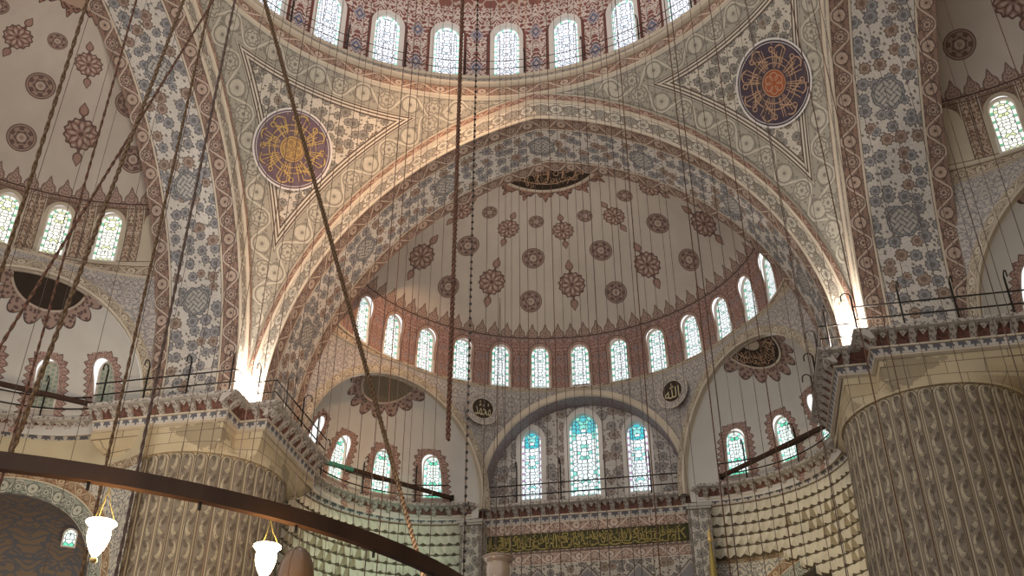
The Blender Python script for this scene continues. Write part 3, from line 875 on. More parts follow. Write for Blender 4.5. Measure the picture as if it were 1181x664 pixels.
def cornice(name, label, path, rz=0.0, step=.62):
    root = tag(empty(name, (0, 0, 0), rz), label, 'cornice', kind='structure')
    def strip(mb, d0, z0, d1, z1, m, v0=0, v1=None):
        a, b = offs(path, d0), offs(path, d1); L = plen(path); h = math.hypot(d1-d0, z1-z0)
        mb.grid([[(x, y, ZC+z1) for x, y in b], [(x, y, ZC+z0) for x, y in a]], [[(l, 0) for l in L], [(l, h) for l in L]], m, smooth=False)
    mb = MB()
    strip(mb, 1.7, .0, .0, .0, 0); strip(mb, 0, 0, 0, -.12, 1); strip(mb, 0, -.12, .10, -.16, 0); strip(mb, .10, -.16, .5, -.17, 0)
    mb.build('slab', [G('cornice slab stone'), G('cornice corbel pale')], root)
    mb = MB()
    strip(mb, .30, -.16, .62, -.50, 0)
    mb.build('niche_back', G('cornice corbel red'), root)
    mb = MB(); T = plen(path)[-1]; n = max(1, int(T/step))
    for k in range(n):
        p, d, w = along(path, (k+.5)*T/n)
        for (hw, m) in ((.13, 0),):
            q = lambda s, i, z: (p.x+d.x*s+w.x*i, p.y+d.y*s+w.y*i, ZC+z)
            t0, t1 = -hw, hw
            fr_ = [q(t0*.7, .50, -.50), q(t1*.7, .50, -.50), q(t1, .06, -.17), q(t0, .06, -.17)]
            mb.face(fr_, 0, [(0, 0), (.26, 0), (.26, .5), (0, .5)])
            mb.face([q(t0*.7, .50, -.50), q(t0, .06, -.17), q(t0, .5, -.17), q(t0*.7, .64, -.50)], 0)
            mb.face([q(t1*.7, .50, -.50), q(t1*.7, .64, -.50), q(t1, .5, -.17), q(t1, .06, -.17)], 0)
            # small drop between two corbels
        p, d, w = along(path, (k+.02)*T/n)
        q = lambda s, i, z: (p.x+d.x*s+w.x*i, p.y+d.y*s+w.y*i, ZC+z)
        mb.face([q(0, .30, -.33), q(-.15, .17, -.17), q(.15, .17, -.17)], 0, [(0, 0), (.2, .3), (-.2, .3)])
    mb.build('corbels', G('cornice corbel pale'), root)
    mb = MB()
    strip(mb, .50, -.50, .50, -.56, 1); strip(mb, .50, -.56, .56, -.57, 1)
    strip(mb, .56, -.57, .66, -.80, 0); strip(mb, .62, -.80, .62, -.85, 1); strip(mb, .62, -.85, .74, -.90, 1)
    mb.build('leaf_band', [G('cornice leaf band paint'), G('pale moulding paint')], root)
    return root
def arcp(a0, a1, n, sx=1, R=5.1):
    ps = [(sx*(5.9+R*math.cos(R_(a0+(a1-a0)*k/n))), 17.6+R*math.sin(R_(a0+(a1-a0)*k/n))) for k in range(n+1)]
    return ps
def mir(path): return [(-x, y) for x, y in path][::-1]
# every path runs so that the wall lies on its left
MID = [(5.25, 22.78), (4.75, 23.35), (-4.75, 23.35), (-5.25, 22.78)]
MID = [(-x, y) for x, y in MID]
EXR = arcp(97, -14, 28)[::1]
PIR = [(9.97, 16.9), (9.97, 11.09), (11.09, 11.09), (11.09, 9.97), (17.2, 9.97)]
EXL, PIL_ = mir(EXR), mir(PIR)
cornice('gallery_cornice', 'straight gallery cornice under the three tall stained windows', MID)
cornice('gallery_cornice', 'curved gallery cornice of the apse crossed by the diagonal rope', EXL)
cornice('gallery_cornice', 'curved gallery cornice under the apse with the inscribed lunette', EXR)
cornice('gallery_cornice', 'stepped gallery cornice around the fluted pier behind the ropes', PIL_)
cornice('gallery_cornice', 'stepped gallery cornice around the large fluted pier', PIR)
cornice('gallery_cornice', 'curved gallery cornice of the dim apse behind the ropes', EXR, PI/2)
cornice('gallery_cornice', 'gallery cornice running on past the large pier', EXL, -PI/2)

# ------------------------------------------------------------------ piers
def pier(name, label, sx):
    root = tag(empty(name, (sx*13.79, 13.79, 0)), label, 'pillar', kind='structure')
    c = (13.79, 13.79)
    poly = [(10.75, 17.3), (10.75, 11.85), (11.85, 11.85), (11.85, 10.75), (17.3, 10.75), (17.3, 17.3)]
    angs = sorted(set([round(math.atan2(p[1]-c[1], p[0]-c[0]), 5) for p in poly]+[-PI+2*PI*k/120 for k in range(120)])); angs.append(angs[0]+2*PI)
    mb = MB(); rows = []; U = []
    zt = ZC-.5; zk = ZC-1.15; z1 = 15.98+H
    for (z, fz) in ((zt, 0), (zk, 0), (zk-.02, .06), (zk-.3, .22), (zk-.6, .55), (z1+.08, .93), (z1+.06, 1.0), (z1-.02, 1.0), (z1-.021, 1.4)):
        row = []; ur = []
        for a in angs:
            f = fz; p = ray_poly(poly, c, a); rq = 3.16 if f < 1.2 else 2.7
            q = (c[0]+rq*math.cos(a), c[1]+rq*math.sin(a)); f = min(f, 1.0)
            x = p[0]+(q[0]-p[0])*f; y = p[1]+(q[1]-p[1])*f
            row.append((sx*(x-c[0]), y-c[1], z)); ur.append((a*3.4, z))
        rows.append(row); U.append(ur)
    mb.grid(rows, U, 0, smooth=False)
    mb.build('stone_cap', G('pier stone'), root)
    mb = MB(); n = 40*8; p = 2*PI*3.06/40
    zs = [0, 5, 9, 12]+[z1-1.0+1.0*k/10 for k in range(11)]
    rows = []; U = []
    for z in zs:
        row = []; ur = []
        for k in range(n+1):
            a = 2*PI*k/n; u = 3.06*a; x = ((u/p) % 1-.5)*p; v = z-z1
            ins = (v <= -.26 and abs(x) < .22) or (v > -.26 and math.hypot(x, v+.26) < .22)
            b = .06*math.sqrt(max(0, 1-(x/.22)**2)) if v <= -.26 else .06*math.sqrt(max(0, 1-(math.hypot(x, v+.26)/.22)**2))
            r = 3.06+(b if ins else -.02)
            row.append((sx*r*math.cos(a), r*math.sin(a), z)); ur.append((u, v))
        rows.append(row); U.append(ur)
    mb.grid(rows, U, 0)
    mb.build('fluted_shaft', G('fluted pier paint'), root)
    return root
pier('pillar', 'broad fluted pier behind the lit lamps, lamplit and stained', -1)
pier('pillar', 'huge fluted pier beside the picture edge, dim brown flutes', 1)

o = pier('pillar', 'fluted pier behind the viewer, outside the view', 1); o.location = (13.79, -13.79, 0); o.rotation_euler = (0, 0, -PI/2)
mb = MB(); mb.grid([[(26.5, y, z) for y in (-32, 32)] for z in (0, 34)], [[(y, z) for y in (-32, 32)] for z in (0, 34)], 0)  # unseen wall, put in to block sky light from the right
tag(mb.build('wall_right', G('pier stone')), 'outer stone wall beyond the huge pier, hidden behind it', 'wall', kind='structure')
# ------------------------------------------------------------------ walls under the gallery
def muqarnas(name, label, rz, sx):
    root = tag(empty(name, (0, 0, 0), rz), label, 'wall', kind='structure')
    mb = MB(); c = (5.9, 17.6)
    P3 = lambda a, r, z: (sx*(c[0]+r*math.cos(a)), c[1]+r*math.sin(a), z)
    zt = ZC-.88; dz = .45; R0 = 5.70; cw = R_(4.0)
    for k in range(10):
        R = R0+.085*k; a0, a1 = R_(-24), R_(100)
        if k >= 5: a1 = R_(64-6*(k-5))
        z0 = zt-dz*k; z1 = z0-dz
        big = k >= 2
        w = cw; na = int(round((a1-a0)/w)); off = (k % 2)*.5*w
        for j in range(-1, na+1):
            b0 = max(a0, a0+j*w+off); b1 = min(a1, a0+(j+1)*w+off)
            if b1-b0 < .2*w: continue
            bm = (b0+b1)/2
            deep = .12 if not big else .20
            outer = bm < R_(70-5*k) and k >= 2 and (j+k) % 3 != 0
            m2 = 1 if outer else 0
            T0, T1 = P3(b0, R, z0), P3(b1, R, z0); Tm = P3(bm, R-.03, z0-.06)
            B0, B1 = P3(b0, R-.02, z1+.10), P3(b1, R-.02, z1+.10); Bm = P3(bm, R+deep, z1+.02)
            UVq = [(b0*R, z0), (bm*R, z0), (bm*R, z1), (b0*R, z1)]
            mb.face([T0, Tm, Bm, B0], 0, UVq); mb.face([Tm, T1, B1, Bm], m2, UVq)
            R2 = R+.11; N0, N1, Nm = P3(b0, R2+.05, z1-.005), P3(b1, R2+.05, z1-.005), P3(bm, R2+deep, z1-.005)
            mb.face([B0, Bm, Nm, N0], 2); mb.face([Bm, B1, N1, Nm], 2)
        mb.grid([[P3(a0+(a1-a0)*t/40, R-.04, z) for t in range(41)] for z in (z0+.03, z0-.02)], [[((a0+(a1-a0)*t/40)*R, z) for t in range(41)] for z in (0, .05)], 2)
    mb.build('muqarnas_tiers', [G('muqarnas pale plaster'), G('muqarnas brown paint'), G('muqarnas outline')], root)
    RW = 6.55
    f = lambda u, v: P3(EA+u/RW, RW, v)
    mb = MB()
    apse_opening(mb, f, RW*R_(-62), RW*R_(63), .9, 11.75, ZC-1.0)
    mb.build('apse_wall', G('apse wall paint pale'), root)
    passage(root, lambda u, v, d: P3(EA+u/RW, RW+d, v), .9, 11.75)
def apse_opening(mb, f, u0, u1, s0, z0, zt):
    hole = [(s0-3.9, .0), (s0+3.9, .0)]+[(s0+3.9*math.cos(PI*i/24), z0+3.9*math.sin(PI*i/24)) for i in range(25)]
    hole[0] = (s0-3.9, 5.0); hole[1] = (s0+3.9, 5.0)
    wall_hole(mb, f, (u0, u1, 4.9, zt), hole, 0, 8)
def passage(root, f3, s0, z0):
    mb = MB(); n = 30
    arc = [(s0-3.9, 5)]+[(s0-3.9*math.cos(PI*i/n), z0+3.9*math.sin(PI*i/n)) for i in range(n+1)]+[(s0+3.9, 5)]
    L = [0]
    for a, b in zip(arc, arc[1:]): L.append(L[-1]+math.dist(a, b))
    mb.grid([[f3(u, v, d) for u, v in arc] for d in (-.06, 0, 1.3)], [[(l, d) for l in L] for d in (0, .1, 1.4)], 0)
    mb.build('opening_soffit', G('apse passage vault paint'), root)
    # vault of the passage behind the opening
    mb = MB(); rows = []; U = []
    for i in range(13):
        t = i/12*PI/2
        rows.append([f3(s0+(u-s0)*1.12*math.cos(t)**.6, z0-2.0+(v-z0+2.0)*1.0*math.cos(t)**.6 if v > z0-2 else v, 1.3+4.2*math.sin(t)) for u, v in arc])
        U.append([(l, i*.6) for l in L])
    mb.grid(rows, U, 0)
    mb.build('passage_vault', G('apse passage vault paint'), root)
muqarnas('apse_wall', 'wall of stalactite tiers under the apse with the inscribed lunette', 0, 1)
muqarnas('apse_wall', 'greenish wall of stalactite tiers behind the iron ring', 0, -1)
def dim_apse_wall(name, label, rz, sx):
    root = tag(empty(name, (0, 0, 0), rz), label, 'wall', kind='structure')
    c = (EC.x, EC.y); RW = 5.55
    P3 = lambda a, r, z: (sx*(c[0]+r*math.cos(a)), c[1]+r*math.sin(a), z)
    f = lambda u, v: P3(EA+u/RW, RW, v)
    mb = MB(); apse_opening(mb, f, RW*R_(-72), RW*R_(66), -1.2, 12.6, ZC-.8)
    mb.build('apse_wall', G('apse wall paint'), root)
    passage(root, lambda u, v, d: P3(EA+u/RW, RW+d, v), -1.2, 12.6)
dim_apse_wall('apse_wall', 'stone wall with an arched passage under the dim apse', PI/2, 1)
mb = MB()
mb.grid([[(x, 24.0, z) for x in (-5.3, 5.3)] for z in (4, ZC-.8)], [[(x, z) for x in (-5.3, 5.3)] for z in (4, ZC-.8)], 0)
tag(mb.build('wall_front', G('prayer wall paint')), 'pinkish painted wall holding the long gold inscription', 'wall', kind='structure')
for sx, l in ((-1, 'pale floral pilaster beside the beaded chain'), (1, 'pale floral pilaster behind the gilded spire')):
    root = tag(empty('pilaster', (sx*5.2, 22.98, 0)), l, 'pilaster', kind='structure')
    mb = MB()
    mb.grid([[(x, 0, z) for x in (-.5, .5)] for z in (4, ZC-.95)], [[(x, z) for x in (-.5, .5)] for z in (4, ZC-.95)], 0)
    for x in (-.5, .5): mb.grid([[(x, y, z) for y in (0, .9)] for z in (4, ZC-.95)], [[(y, z) for y in (0, .9)] for z in (4, ZC-.95)], 0)
    mb.build('shaft', G('pilaster floral paint'), root)
    mb = MB(); mb.box((0, .3, ZC-.90), (1.2, .9, .14)); mb.box((0, .3, ZC-1.02), (1.08, .8, .1)); mb.build('capital', G('cornice slab stone'), root)

# ------------------------------------------------------------------ gallery railings
def railing(name, label, path, rz=0.0, step=2.4, cane=1.0, z0=ZC, hs=(.45, .95), rail_r=.03, post_h=2.1, ins=.22, hook=.34, first=.6):
    root = tag(empty(name, (0, 0, 0), rz), label, 'railing', 'gallery railings')
    pth = offs(path, ins); T = plen(pth)[-1]
    for h in hs:
        mb = MB(); mb.tube([(x, y, z0+h) for x, y in pth], rail_r, 6, 0); mb.build('rail', G('iron'), root)
    n = int((T-first)/step)+1
    for k in range(n):
        p, d, w = along(pth, first+k*step)
        mb = MB()
        pts = [(p.x, p.y, z0+.01), (p.x, p.y, z0+post_h)]
        for j in range(1, 7):
            a = PI*j/6; pts.append((p.x-w.x*hook*(1-math.cos(a))/2, p.y-w.y*hook*(1-math.cos(a))/2, z0+post_h+hook*.5*math.sin(a)))
        pts.append((p.x-w.x*hook, p.y-w.y*hook, z0+post_h-.16))
        mb.tube(pts, [.035]*2+[.024]*7, 6, 0)
        mb.build('post', G('iron'), root)
    return root
railing('gallery_railing', 'iron railing with cane-topped posts before the three tall windows', [(-4.55, 23.35), (4.55, 23.35)], 0, 2.1, post_h=1.9, first=1.4)
railing('gallery_railing', 'curved iron railing in the apse crossed by the diagonal rope', mir(arcp(86, 0, 24)), 0, 2.6, post_h=1.7, first=1.2)
railing('gallery_railing', 'curved iron railing in the apse under the inscribed lunette', arcp(86, 0, 24), 0, 2.6, post_h=1.7, first=1.2)
railing('gallery_railing', 'iron railing stepping around the pier behind the lit lamps', PIL_, 0, 1.75, post_h=1.5, first=.4)
railing('gallery_railing', 'iron railing stepping around the top of the huge pier', PIR, 0, 1.75, post_h=1.5, first=.6)
railing('gallery_railing', 'iron railing in front of the blind windows of the dim apse', arcp(93, 4, 24), PI/2, 2.6, post_h=1.6, first=1.2)
railing('gallery_railing', 'short iron railing running on past the huge pier', EXL, -PI/2, 2.6, post_h=1.7, first=1.2)
DR = [(12.25*math.sin(R_(a)), 12.25*math.cos(R_(a))) for a in range(-70, 71, 4)]
railing('drum_railing', 'thin wire railing in front of the great dome windows', DR, 0, 2.75, z0=ZD+.02, hs=(.55, 1.05), rail_r=.016, post_h=1.5, ins=0, hook=.22, first=.7)
# ------------------------------------------------------------------ lettering
ARF = {'ا': (0xFE8D,), 'ب': (0xFE8F,), 'ج': (0xFE9D,), 'ح': (0xFEA1,), 'خ': (0xFEA5,), 'د': (0xFEA9,), 'ر': (0xFEAD,), 'ز': (0xFEAF,), 'ع': (0xFEC9,),
       'ق': (0xFED5,), 'ك': (0xFED9,), 'ل': (0xFEDD,), 'م': (0xFEE1,), 'ن': (0xFEE5,), 'ه': (0xFEE9,), 'و': (0xFEED,), 'ي': (0xFEF1,), 'س': (0xFEB1,), 'ت': (0xFE95,), 'ى': (0xFEEF,)}
NOJ = set('ادرزوى')
def shape(txt):
    """joined letter forms, laid out for a left-to-right text line"""
    out = []
    for w in txt.split(' '):
        g = []
        for i, ch in enumerate(w):
            pj = i > 0 and w[i-1] not in NOJ; nj = i < len(w)-1 and ch not in NOJ
            b = ARF[ch][0]; g.append(chr(b+(0 if not pj and not nj else 1 if pj and not nj else 2 if nj and not pj else 3)))
        out.append(''.join(g))
    return ' '.join(out)[::-1]
_tc = {}
def glyphs(txt):
    """(points, faces) of a filled line of text, 2D"""
    if txt in _tc: return _tc[txt]
    cu = bpy.data.curves.new('t', 'FONT'); cu.body = txt; cu.resolution_u = 2
    o = bpy.data.objects.new('t', cu); COL.objects.link(o)
    bpy.context.view_layer.update()
    me = o.evaluated_get(bpy.context.evaluated_depsgraph_get()).to_mesh()
    pts = [(v.co.x, v.co.y) for v in me.vertices]; fs = [tuple(p.vertices) for p in me.polygons]
    o.to_mesh_clear(); bpy.data.objects.remove(o); bpy.data.curves.remove(cu)
    if not pts: pts, fs = [(0, 0), (1, 0), (1, 1)], [(0, 1, 2)]
    _tc[txt] = (pts, fs); return _tc[txt]
def put_text(mb, txt, mapf, x0, y0, x1, y1, mat=0):
    """fit the text in the box and lay it on a surface through mapf"""
    pts, fs = glyphs(txt)
    ax, bx = min(p[0] for p in pts), max(p[0] for p in pts); ay, by = min(p[1] for p in pts), max(p[1] for p in pts)
    q = [mapf(x0+(p[0]-ax)/(bx-ax)*(x1-x0), y0+(p[1]-ay)/(by-ay)*(y1-y0)) for p in pts]
    for f in fs: mb.face([tuple(q[i]) for i in f], mat)
def ribbon(mb, pts, w, mapf, mat=0):
    n = len(pts); L = []; R = []
    for i in range(n):
        a = Vector(pts[max(0, i-1)]); b = Vector(pts[min(n-1, i+1)]); t = (b-a).normalized(); nn = Vector((-t.y, t.x))
        k = w*(.55+.45*math.sin(PI*min(1, max(0, (i+.6)/n)))); p = Vector(pts[i])
        L.append(p+nn*k); R.append(p-nn*k)
    for i in range(n-1):
        mb.face([tuple(mapf(*L[i])), tuple(mapf(*R[i])), tuple(mapf(*R[i+1])), tuple(mapf(*L[i+1]))], mat)
def disc(mb, r0, r1, mapf, mat=0, n=64, k=6):
    rows = []; U = []
    for i in range(k+1):
        r = r0+(r1-r0)*i/k
        rows.append([tuple(mapf(r*math.cos(2*PI*j/n), r*math.sin(2*PI*j/n))) for j in range(n+1)]); U.append([(r*math.cos(2*PI*j/n), r*math.sin(2*PI*j/n)) for j in range(n+1)])
    mb.grid(rows, U, mat)

# ------------------------------------------------------------------ great roundels on the pendentives
EXq = [(x, z) for x, z, s in EXT if x >= 0]
def pend_pt(phi, z, sx):
    w = float(np.interp(z, [q[1] for q in EXq], [q[0] for q in EXq])); r = math.hypot(w, A)
    return Vector((sx*r*math.sin(phi), r*math.cos(phi), z))
def great_roundel(label, sx, ground, ink, cmat, seed):
    rnd = random.Random(seed)
    phi, z = R_(47.0), 28.85+H
    p = pend_pt(phi, z, sx); ez = (pend_pt(phi, z+.3, sx)-pend_pt(phi, z-.3, sx)).normalized()
    eh = (pend_pt(phi+.02, z, sx)-pend_pt(phi-.02, z, sx)).normalized()*sx
    n = eh.cross(ez); n = n if n.dot(-p+Vector((0, 0, z-6))) > 0 else -n
    root = tag(empty('calligraphy_roundel', mat4=mat_from(p+n*.05, eh, -n, ez)), label, 'roundel')
    RR = 15.5
    lev = lambda h: (lambda x, y: (x, -(h+(x*x+y*y)/(2*RR)), y))
    R = 1.74
    mb = MB(); disc(mb, 0, R*.955, lev(.0)); mb.build('ground', G(ground), root)
    mb = MB(); disc(mb, R*.955, R, lev(.02), k=1); disc(mb, R*.90, R*.915, lev(.02), k=1); mb.build('border', G('white plaster'), root)
    mb = MB(); disc(mb, 0, .50, lev(.015), k=3); ctr = mb.build('centre', G(cmat), root)
    mb = MB(); f = lev(.035); P = lambda r, a: (r*math.cos(a), r*math.sin(a))
    for r in (.52, .78, 1.02): ribbon(mb, [P(r, 2*PI*k/60) for k in range(61)], .022, f)
    ns = 8
    for s in range(ns):
        a = 2*PI*s/ns+PI/2
        for da, r0, r1 in ((-.20, .60, 1.38), (-.11, .60, 1.42), (.02, .66, 1.22), (.12, .58, 1.36), (.20, .58, 1.40)):
            da += rnd.uniform(-.03, .03)
            ribbon(mb, [P(r0+(r1-r0)*t/5, a+da*(1+.12*t/5)) for t in range(6)], .019, f)
        # bowls, loops and tails at the rim
        cx = a+rnd.uniform(-.12, .12)
        ribbon(mb, [P(1.36+.13*math.sin(t/8*PI), cx-.20+.36*t/8) for t in range(9)], .032, f)
        c0 = P(1.30, a+.26); ribbon(mb, [(c0[0]+.10*math.cos(t*PI/5), c0[1]+.10*math.sin(t*PI/5)) for t in range(11)], .024, f)
        ribbon(mb, [P(.86+.04*t, a-.30+.55*(t/9)**.7) for t in range(10)], .028, f)
        d0 = P(1.50, a+rnd.uniform(-.3, .3)); disc_ = [(d0[0]+.03*math.cos(t*PI/3), d0[1]+.03*math.sin(t*PI/3)) for t in range(6)]
        mb.face([f(*q) for q in disc_])
    mb.build('lettering', G(ink), root); mb = MB()
    for s in range(6):
        a = 2*PI*s/6
        ribbon(mb, [(.25*math.cos(a)+.17*math.cos(a+t*PI/5-PI*.9), .25*math.sin(a)+.17*math.sin(a+t*PI/5-PI*.9)) for t in range(10)], .022, f)
    mb.build('rosette', G(ink), ctr)
great_roundel('great violet roundel with gilded radiating script, lit gold', -1, 'violet roundel ground', 'gold leaf', 'worn gold ground', 1)
great_roundel('great dark navy roundel with a rust-red centre and dull radiating script', 1, 'navy roundel ground', 'muted gold paint', 'rust roundel centre', 2)

# ------------------------------------------------------------------ small roundels over the middle arch
def name_roundel(label, sx, txt):
    th, r, z = R_(30.2), 9.06, 22.43+H
    c = Vector((0, CY, z)); p = Vector((sx*r*math.sin(th), CY+r*math.cos(th), z)); n = (c-p).normalized()
    ez = Vector((0, 0, 1)); ex = ez.cross(n)
    root = tag(empty('name_roundel', mat4=mat_from(p, ex, -n, ez)), label, 'roundel')
    lev = lambda h: (lambda x, y: (x, -h, y))
    mb = MB(); disc(mb, 0, .52, lev(.05), 0, 40, 2); rows = [[(rr*math.cos(2*PI*j/40), -h, rr*math.sin(2*PI*j/40)) for j in range(41)] for rr, h in ((.52, .05), (.52, -.12))]
    mb.grid(rows, [[(j*.08, h) for j in range(41)] for h in (0, .1)], 0); mb.build('ground', G('dark lunette ground'), root)
    mb = MB(); disc(mb, .52, .56, lev(.03), 0, 40, 1); disc(mb, .56, .80, lev(.01), 1, 40, 1); disc(mb, .80, .84, lev(.03), 0, 40, 1); mb.build('border', [G('pale moulding paint'), G('spandrel arabesque paint')], root)
    mb = MB(); put_text(mb, txt, lev(.065), -.40, -.38, .40, .40); mb.build('lettering', G('name lettering paint'), root)
name_roundel('black roundel lettered in cream beside the beaded chain', -1, '\uFDF4')
name_roundel('black roundel lettered in cream between the tall windows and the inscribed lunette', 1, '\uFDF2')

# ------------------------------------------------------------------ crown lunettes
V1 = 'كلما دخل عليها زكريا'; V2 = 'المحراب وجد عندها رزقا'
def semi_surf(x, y, off=.05):
    """point under the crown of the half dome, x to the right, y away from the viewer"""
    k = math.hypot(x, y); (q, r) = spt(math.atan2(x, y), PT-k)
    return (q[0], q[1], q[2]-off)
def crown_lunette(name, label, rz, lettered):
    root = tag(empty(name, (0, 0, 0), rz), label, 'lunette')
    mb = MB(); disc(mb, 0, 2.62, lambda x, y: semi_surf(x, y, .05), 0, 72, 10); mb.build('ground', G('dark lunette ground'), root)
    mb = MB(); disc(mb, 2.62, 2.76, lambda x, y: semi_surf(x, y, .06), 0, 72, 1); mb.build('border', G('pale moulding paint'), root)
    mb = MB(); f = lambda x, y: semi_surf(x, -y, .09)
    put_text(mb, shape(V1), f, -1.75, -1.72, 1.75, -1.05); put_text(mb, shape(V2), f, -1.25, -2.30, 1.25, -1.55); put_text(mb, shape(V2), f, -2.1, -1.45, 1.9, -.85)
    ribbon(mb, [(-2.0+.1*t, -1.25-.95*math.sin(PI*t/40)) for t in range(41)], .03, f)
    for x in (-1.3, -.7, -.2, .5, 1.1, 1.5): ribbon(mb, [(x, -2.0+.15*abs(x)), (x+.12, -1.5), (x+.2, -1.0)], .04, f)
    mb.build('lettering', G('muted gold paint'), root)
crown_lunette('crown_lunette', 'dark inscribed lunette at the crown of the facing half dome', 0, True)
def ex_crown(x, y, sx, off=.05):
    """x along the chord, y outwards over the vault, about the painted crown of the apse"""
    k = math.hypot(x, y)/ER; a = math.atan2(y, x)
    d = (QR*math.cos(k)+(QX*math.cos(a)+QY*math.sin(a))*math.sin(k))*(ER-off)
    n = d.x*NN.x+d.y*NN.y; t = d.x*TT.x+d.y*TT.y; lim = EO+.02
    if n < lim: n = lim; d = Vector((NN.x*n+TT.x*t, NN.y*n+TT.y*t, math.sqrt(max(0, (ER-off)**2-n*n-t*t))))
    return (sx*(EC.x+d.x), EC.y+d.y, EZ+d.z)
def apse_lunette(label, rz, sx, ground, text, rim='pale moulding paint'):
    root = tag(empty('apse_lunette', (0, 0, 0), rz), label, 'lunette')
    f = lambda h: (lambda x, y: ex_crown(x, y, sx, h))
    mb = MB(); disc(mb, 0, 1.40, f(.05), 0, 72, 8); mb.build('ground', G(ground), root)
    mb = MB(); disc(mb, 1.40, 1.50, f(.06), 0, 72, 1); mb.build('border', G(rim), root)
    if text:
        mb = MB(); disc(mb, 0, .45, f(.07), 0, 40, 3); mb.build('centre', G('side apse plaster'), root)
        mb = MB()
        words = [shape(w) for w in (V1+' '+V2).split(' ')]
        for i, w in enumerate(words):
            a = PI*(.92-i*.14)
            def g(x, y, a=a):
                rr = 1.34-y; aa = a-x/1.0
                return ex_crown(sx*rr*math.cos(aa), rr*math.sin(aa), sx, .09)
            put_text(mb, w, g, -.30, .02, .30, .48)
            put_text(mb, w, g, -.20, .30, .32, .82)
        mb.build('lettering', G('muted gold paint'), root)
apse_lunette('dark inscribed lunette with a ring of script in the apse by the huge pier', 0, 1, 'dark lunette ground', True)
apse_lunette('olive ribbed lunette with a curled fringe behind the diagonal rope', 0, -1, 'olive lunette ground', False, 'soffit border paint')
apse_lunette('dark lunette at the picture edge above the blind windows', PI/2, 1, 'dark lunette ground', False, 'soffit border paint')

# ------------------------------------------------------------------ inscription panel
root = tag(empty('inscription_panel', (0, 23.96, 15.8+H)), 'long dark green panel with gold script under the tall windows', 'inscription')
mb = MB(); mb.box((0, 0, .41), (9.3, .06, .86)); mb.build('ground', G('green panel ground'), root)
mb = MB()
for z in (-.03, .86): mb.box((0, -.02, z), (9.3, .08, .06))
mb.build('border', G('soffit border paint'), root)
mb = MB(); f = lambda x, y: (x, -.045, y)
ws = (V1+' '+V2).split(' '); x = 4.5
for i, w in enumerate(ws+ws):
    wd = .42+.10*len(w)
    put_text(mb, shape(w), f, x-wd, .05+(.10 if i % 2 else 0), x, .68+(.12 if i % 2 else 0)); x -= wd*.80
    ribbon(mb, [(x+.2, .30), (x+.23, .78)], .022, f)
    if x < -4.3: break
x = 4.3
for i, w in enumerate(ws+ws+ws):
    wd = .36+.06*len(w); put_text(mb, shape(w), f, x-wd, .44, x, .80); x -= wd*.95
    if x < -4.0: break
for k in range(16):
    xx = -4.3+k*.57+random.uniform(-.1, .1)
    ribbon(mb, [(xx+.3*math.cos(PI+PI*t/8), .22+.14*math.sin(PI+PI*t/8)) for t in range(9)], .026, f)
mb.build('lettering', G('gold paint'), root)

# ------------------------------------------------------------------ iron tie rods across the apses
def tie(label, a, b, m2=None):
    a, b = Vector(a), Vector(b); root = tag(empty('tie_rod', tuple(a)), label, 'tie rod')
    d = (b-a); L = d.length; d.normalize(); s = Vector((-d.y, d.x, 0)).normalized()
    def bar(t0, t1, nm, m, w=.075):
        mb = MB(); n = 2; p0, p1 = d*t0, d*t1; u = Vector((0, 0, 1))
        c = lambda p, i, j: tuple(p+s*(i*w)+u*(j*w*1.1))
        for (i, j), (k, l) in zip(((-1, -1), (1, -1), (1, 1), (-1, 1)), ((1, -1), (1, 1), (-1, 1), (-1, -1))):
            mb.face([c(p0, i, j), c(p0, k, l), c(p1, k, l), c(p1, i, j)])
        mb.face([c(p0, -1, -1), c(p0, -1, 1), c(p0, 1, 1), c(p0, 1, -1)]); mb.face([c(p1, -1, -1), c(p1, 1, -1), c(p1, 1, 1), c(p1, -1, 1)])
        mb.build(nm, G(m), root)
    if m2: bar(0, L*.28, 'green_end', m2); bar(L*.28, L, 'bar', 'rusty beam iron')
    else: bar(0, L, 'bar', 'rusty beam iron')
    for t in (.05, L-.05): bar(t-.06, t+.06, 'end_collar', 'iron', .11)
tie('iron tie rod with a green end across the apse behind the diagonal rope', (-10.95, 17.2, ZC+.3), (-6.1, 22.95, ZC+.3), 'green painted iron')
tie('dark iron tie rod rising across the apse beside the huge pier', (6.3, 22.85, ZC+.3), (11.05, 17.9, ZC+.3))
tie('iron tie rod across the dim apse, beginning at the picture edge', (-23.2, 5.3, ZC+.3), (-17.0, 11.1, ZC+.3))

# ------------------------------------------------------------------ floodlights on the pier corners
for sx, l in ((-1, 'small floodlight washing the corner of the pier behind the lamps'), (1, 'small floodlight washing the corner of the huge pier')):
    root = tag(empty('floodlight', (sx*11.42, 11.42, ZC)), l, 'floodlight')
    mb = MB(); mb.box((0, 0, .10), (.26, .26, .12)); mb.build('housing', G('iron'), root)
    mb = MB(); mb.lathe([(0.001, .005), (.09, .0)], (0, 0, .165), 16); mb.build('lens', G('flood lens'), root)
    mb = MB(); mb.box((0, 0, .02), (.06, .30, .05)); mb.build('bracket', G('iron'), root)

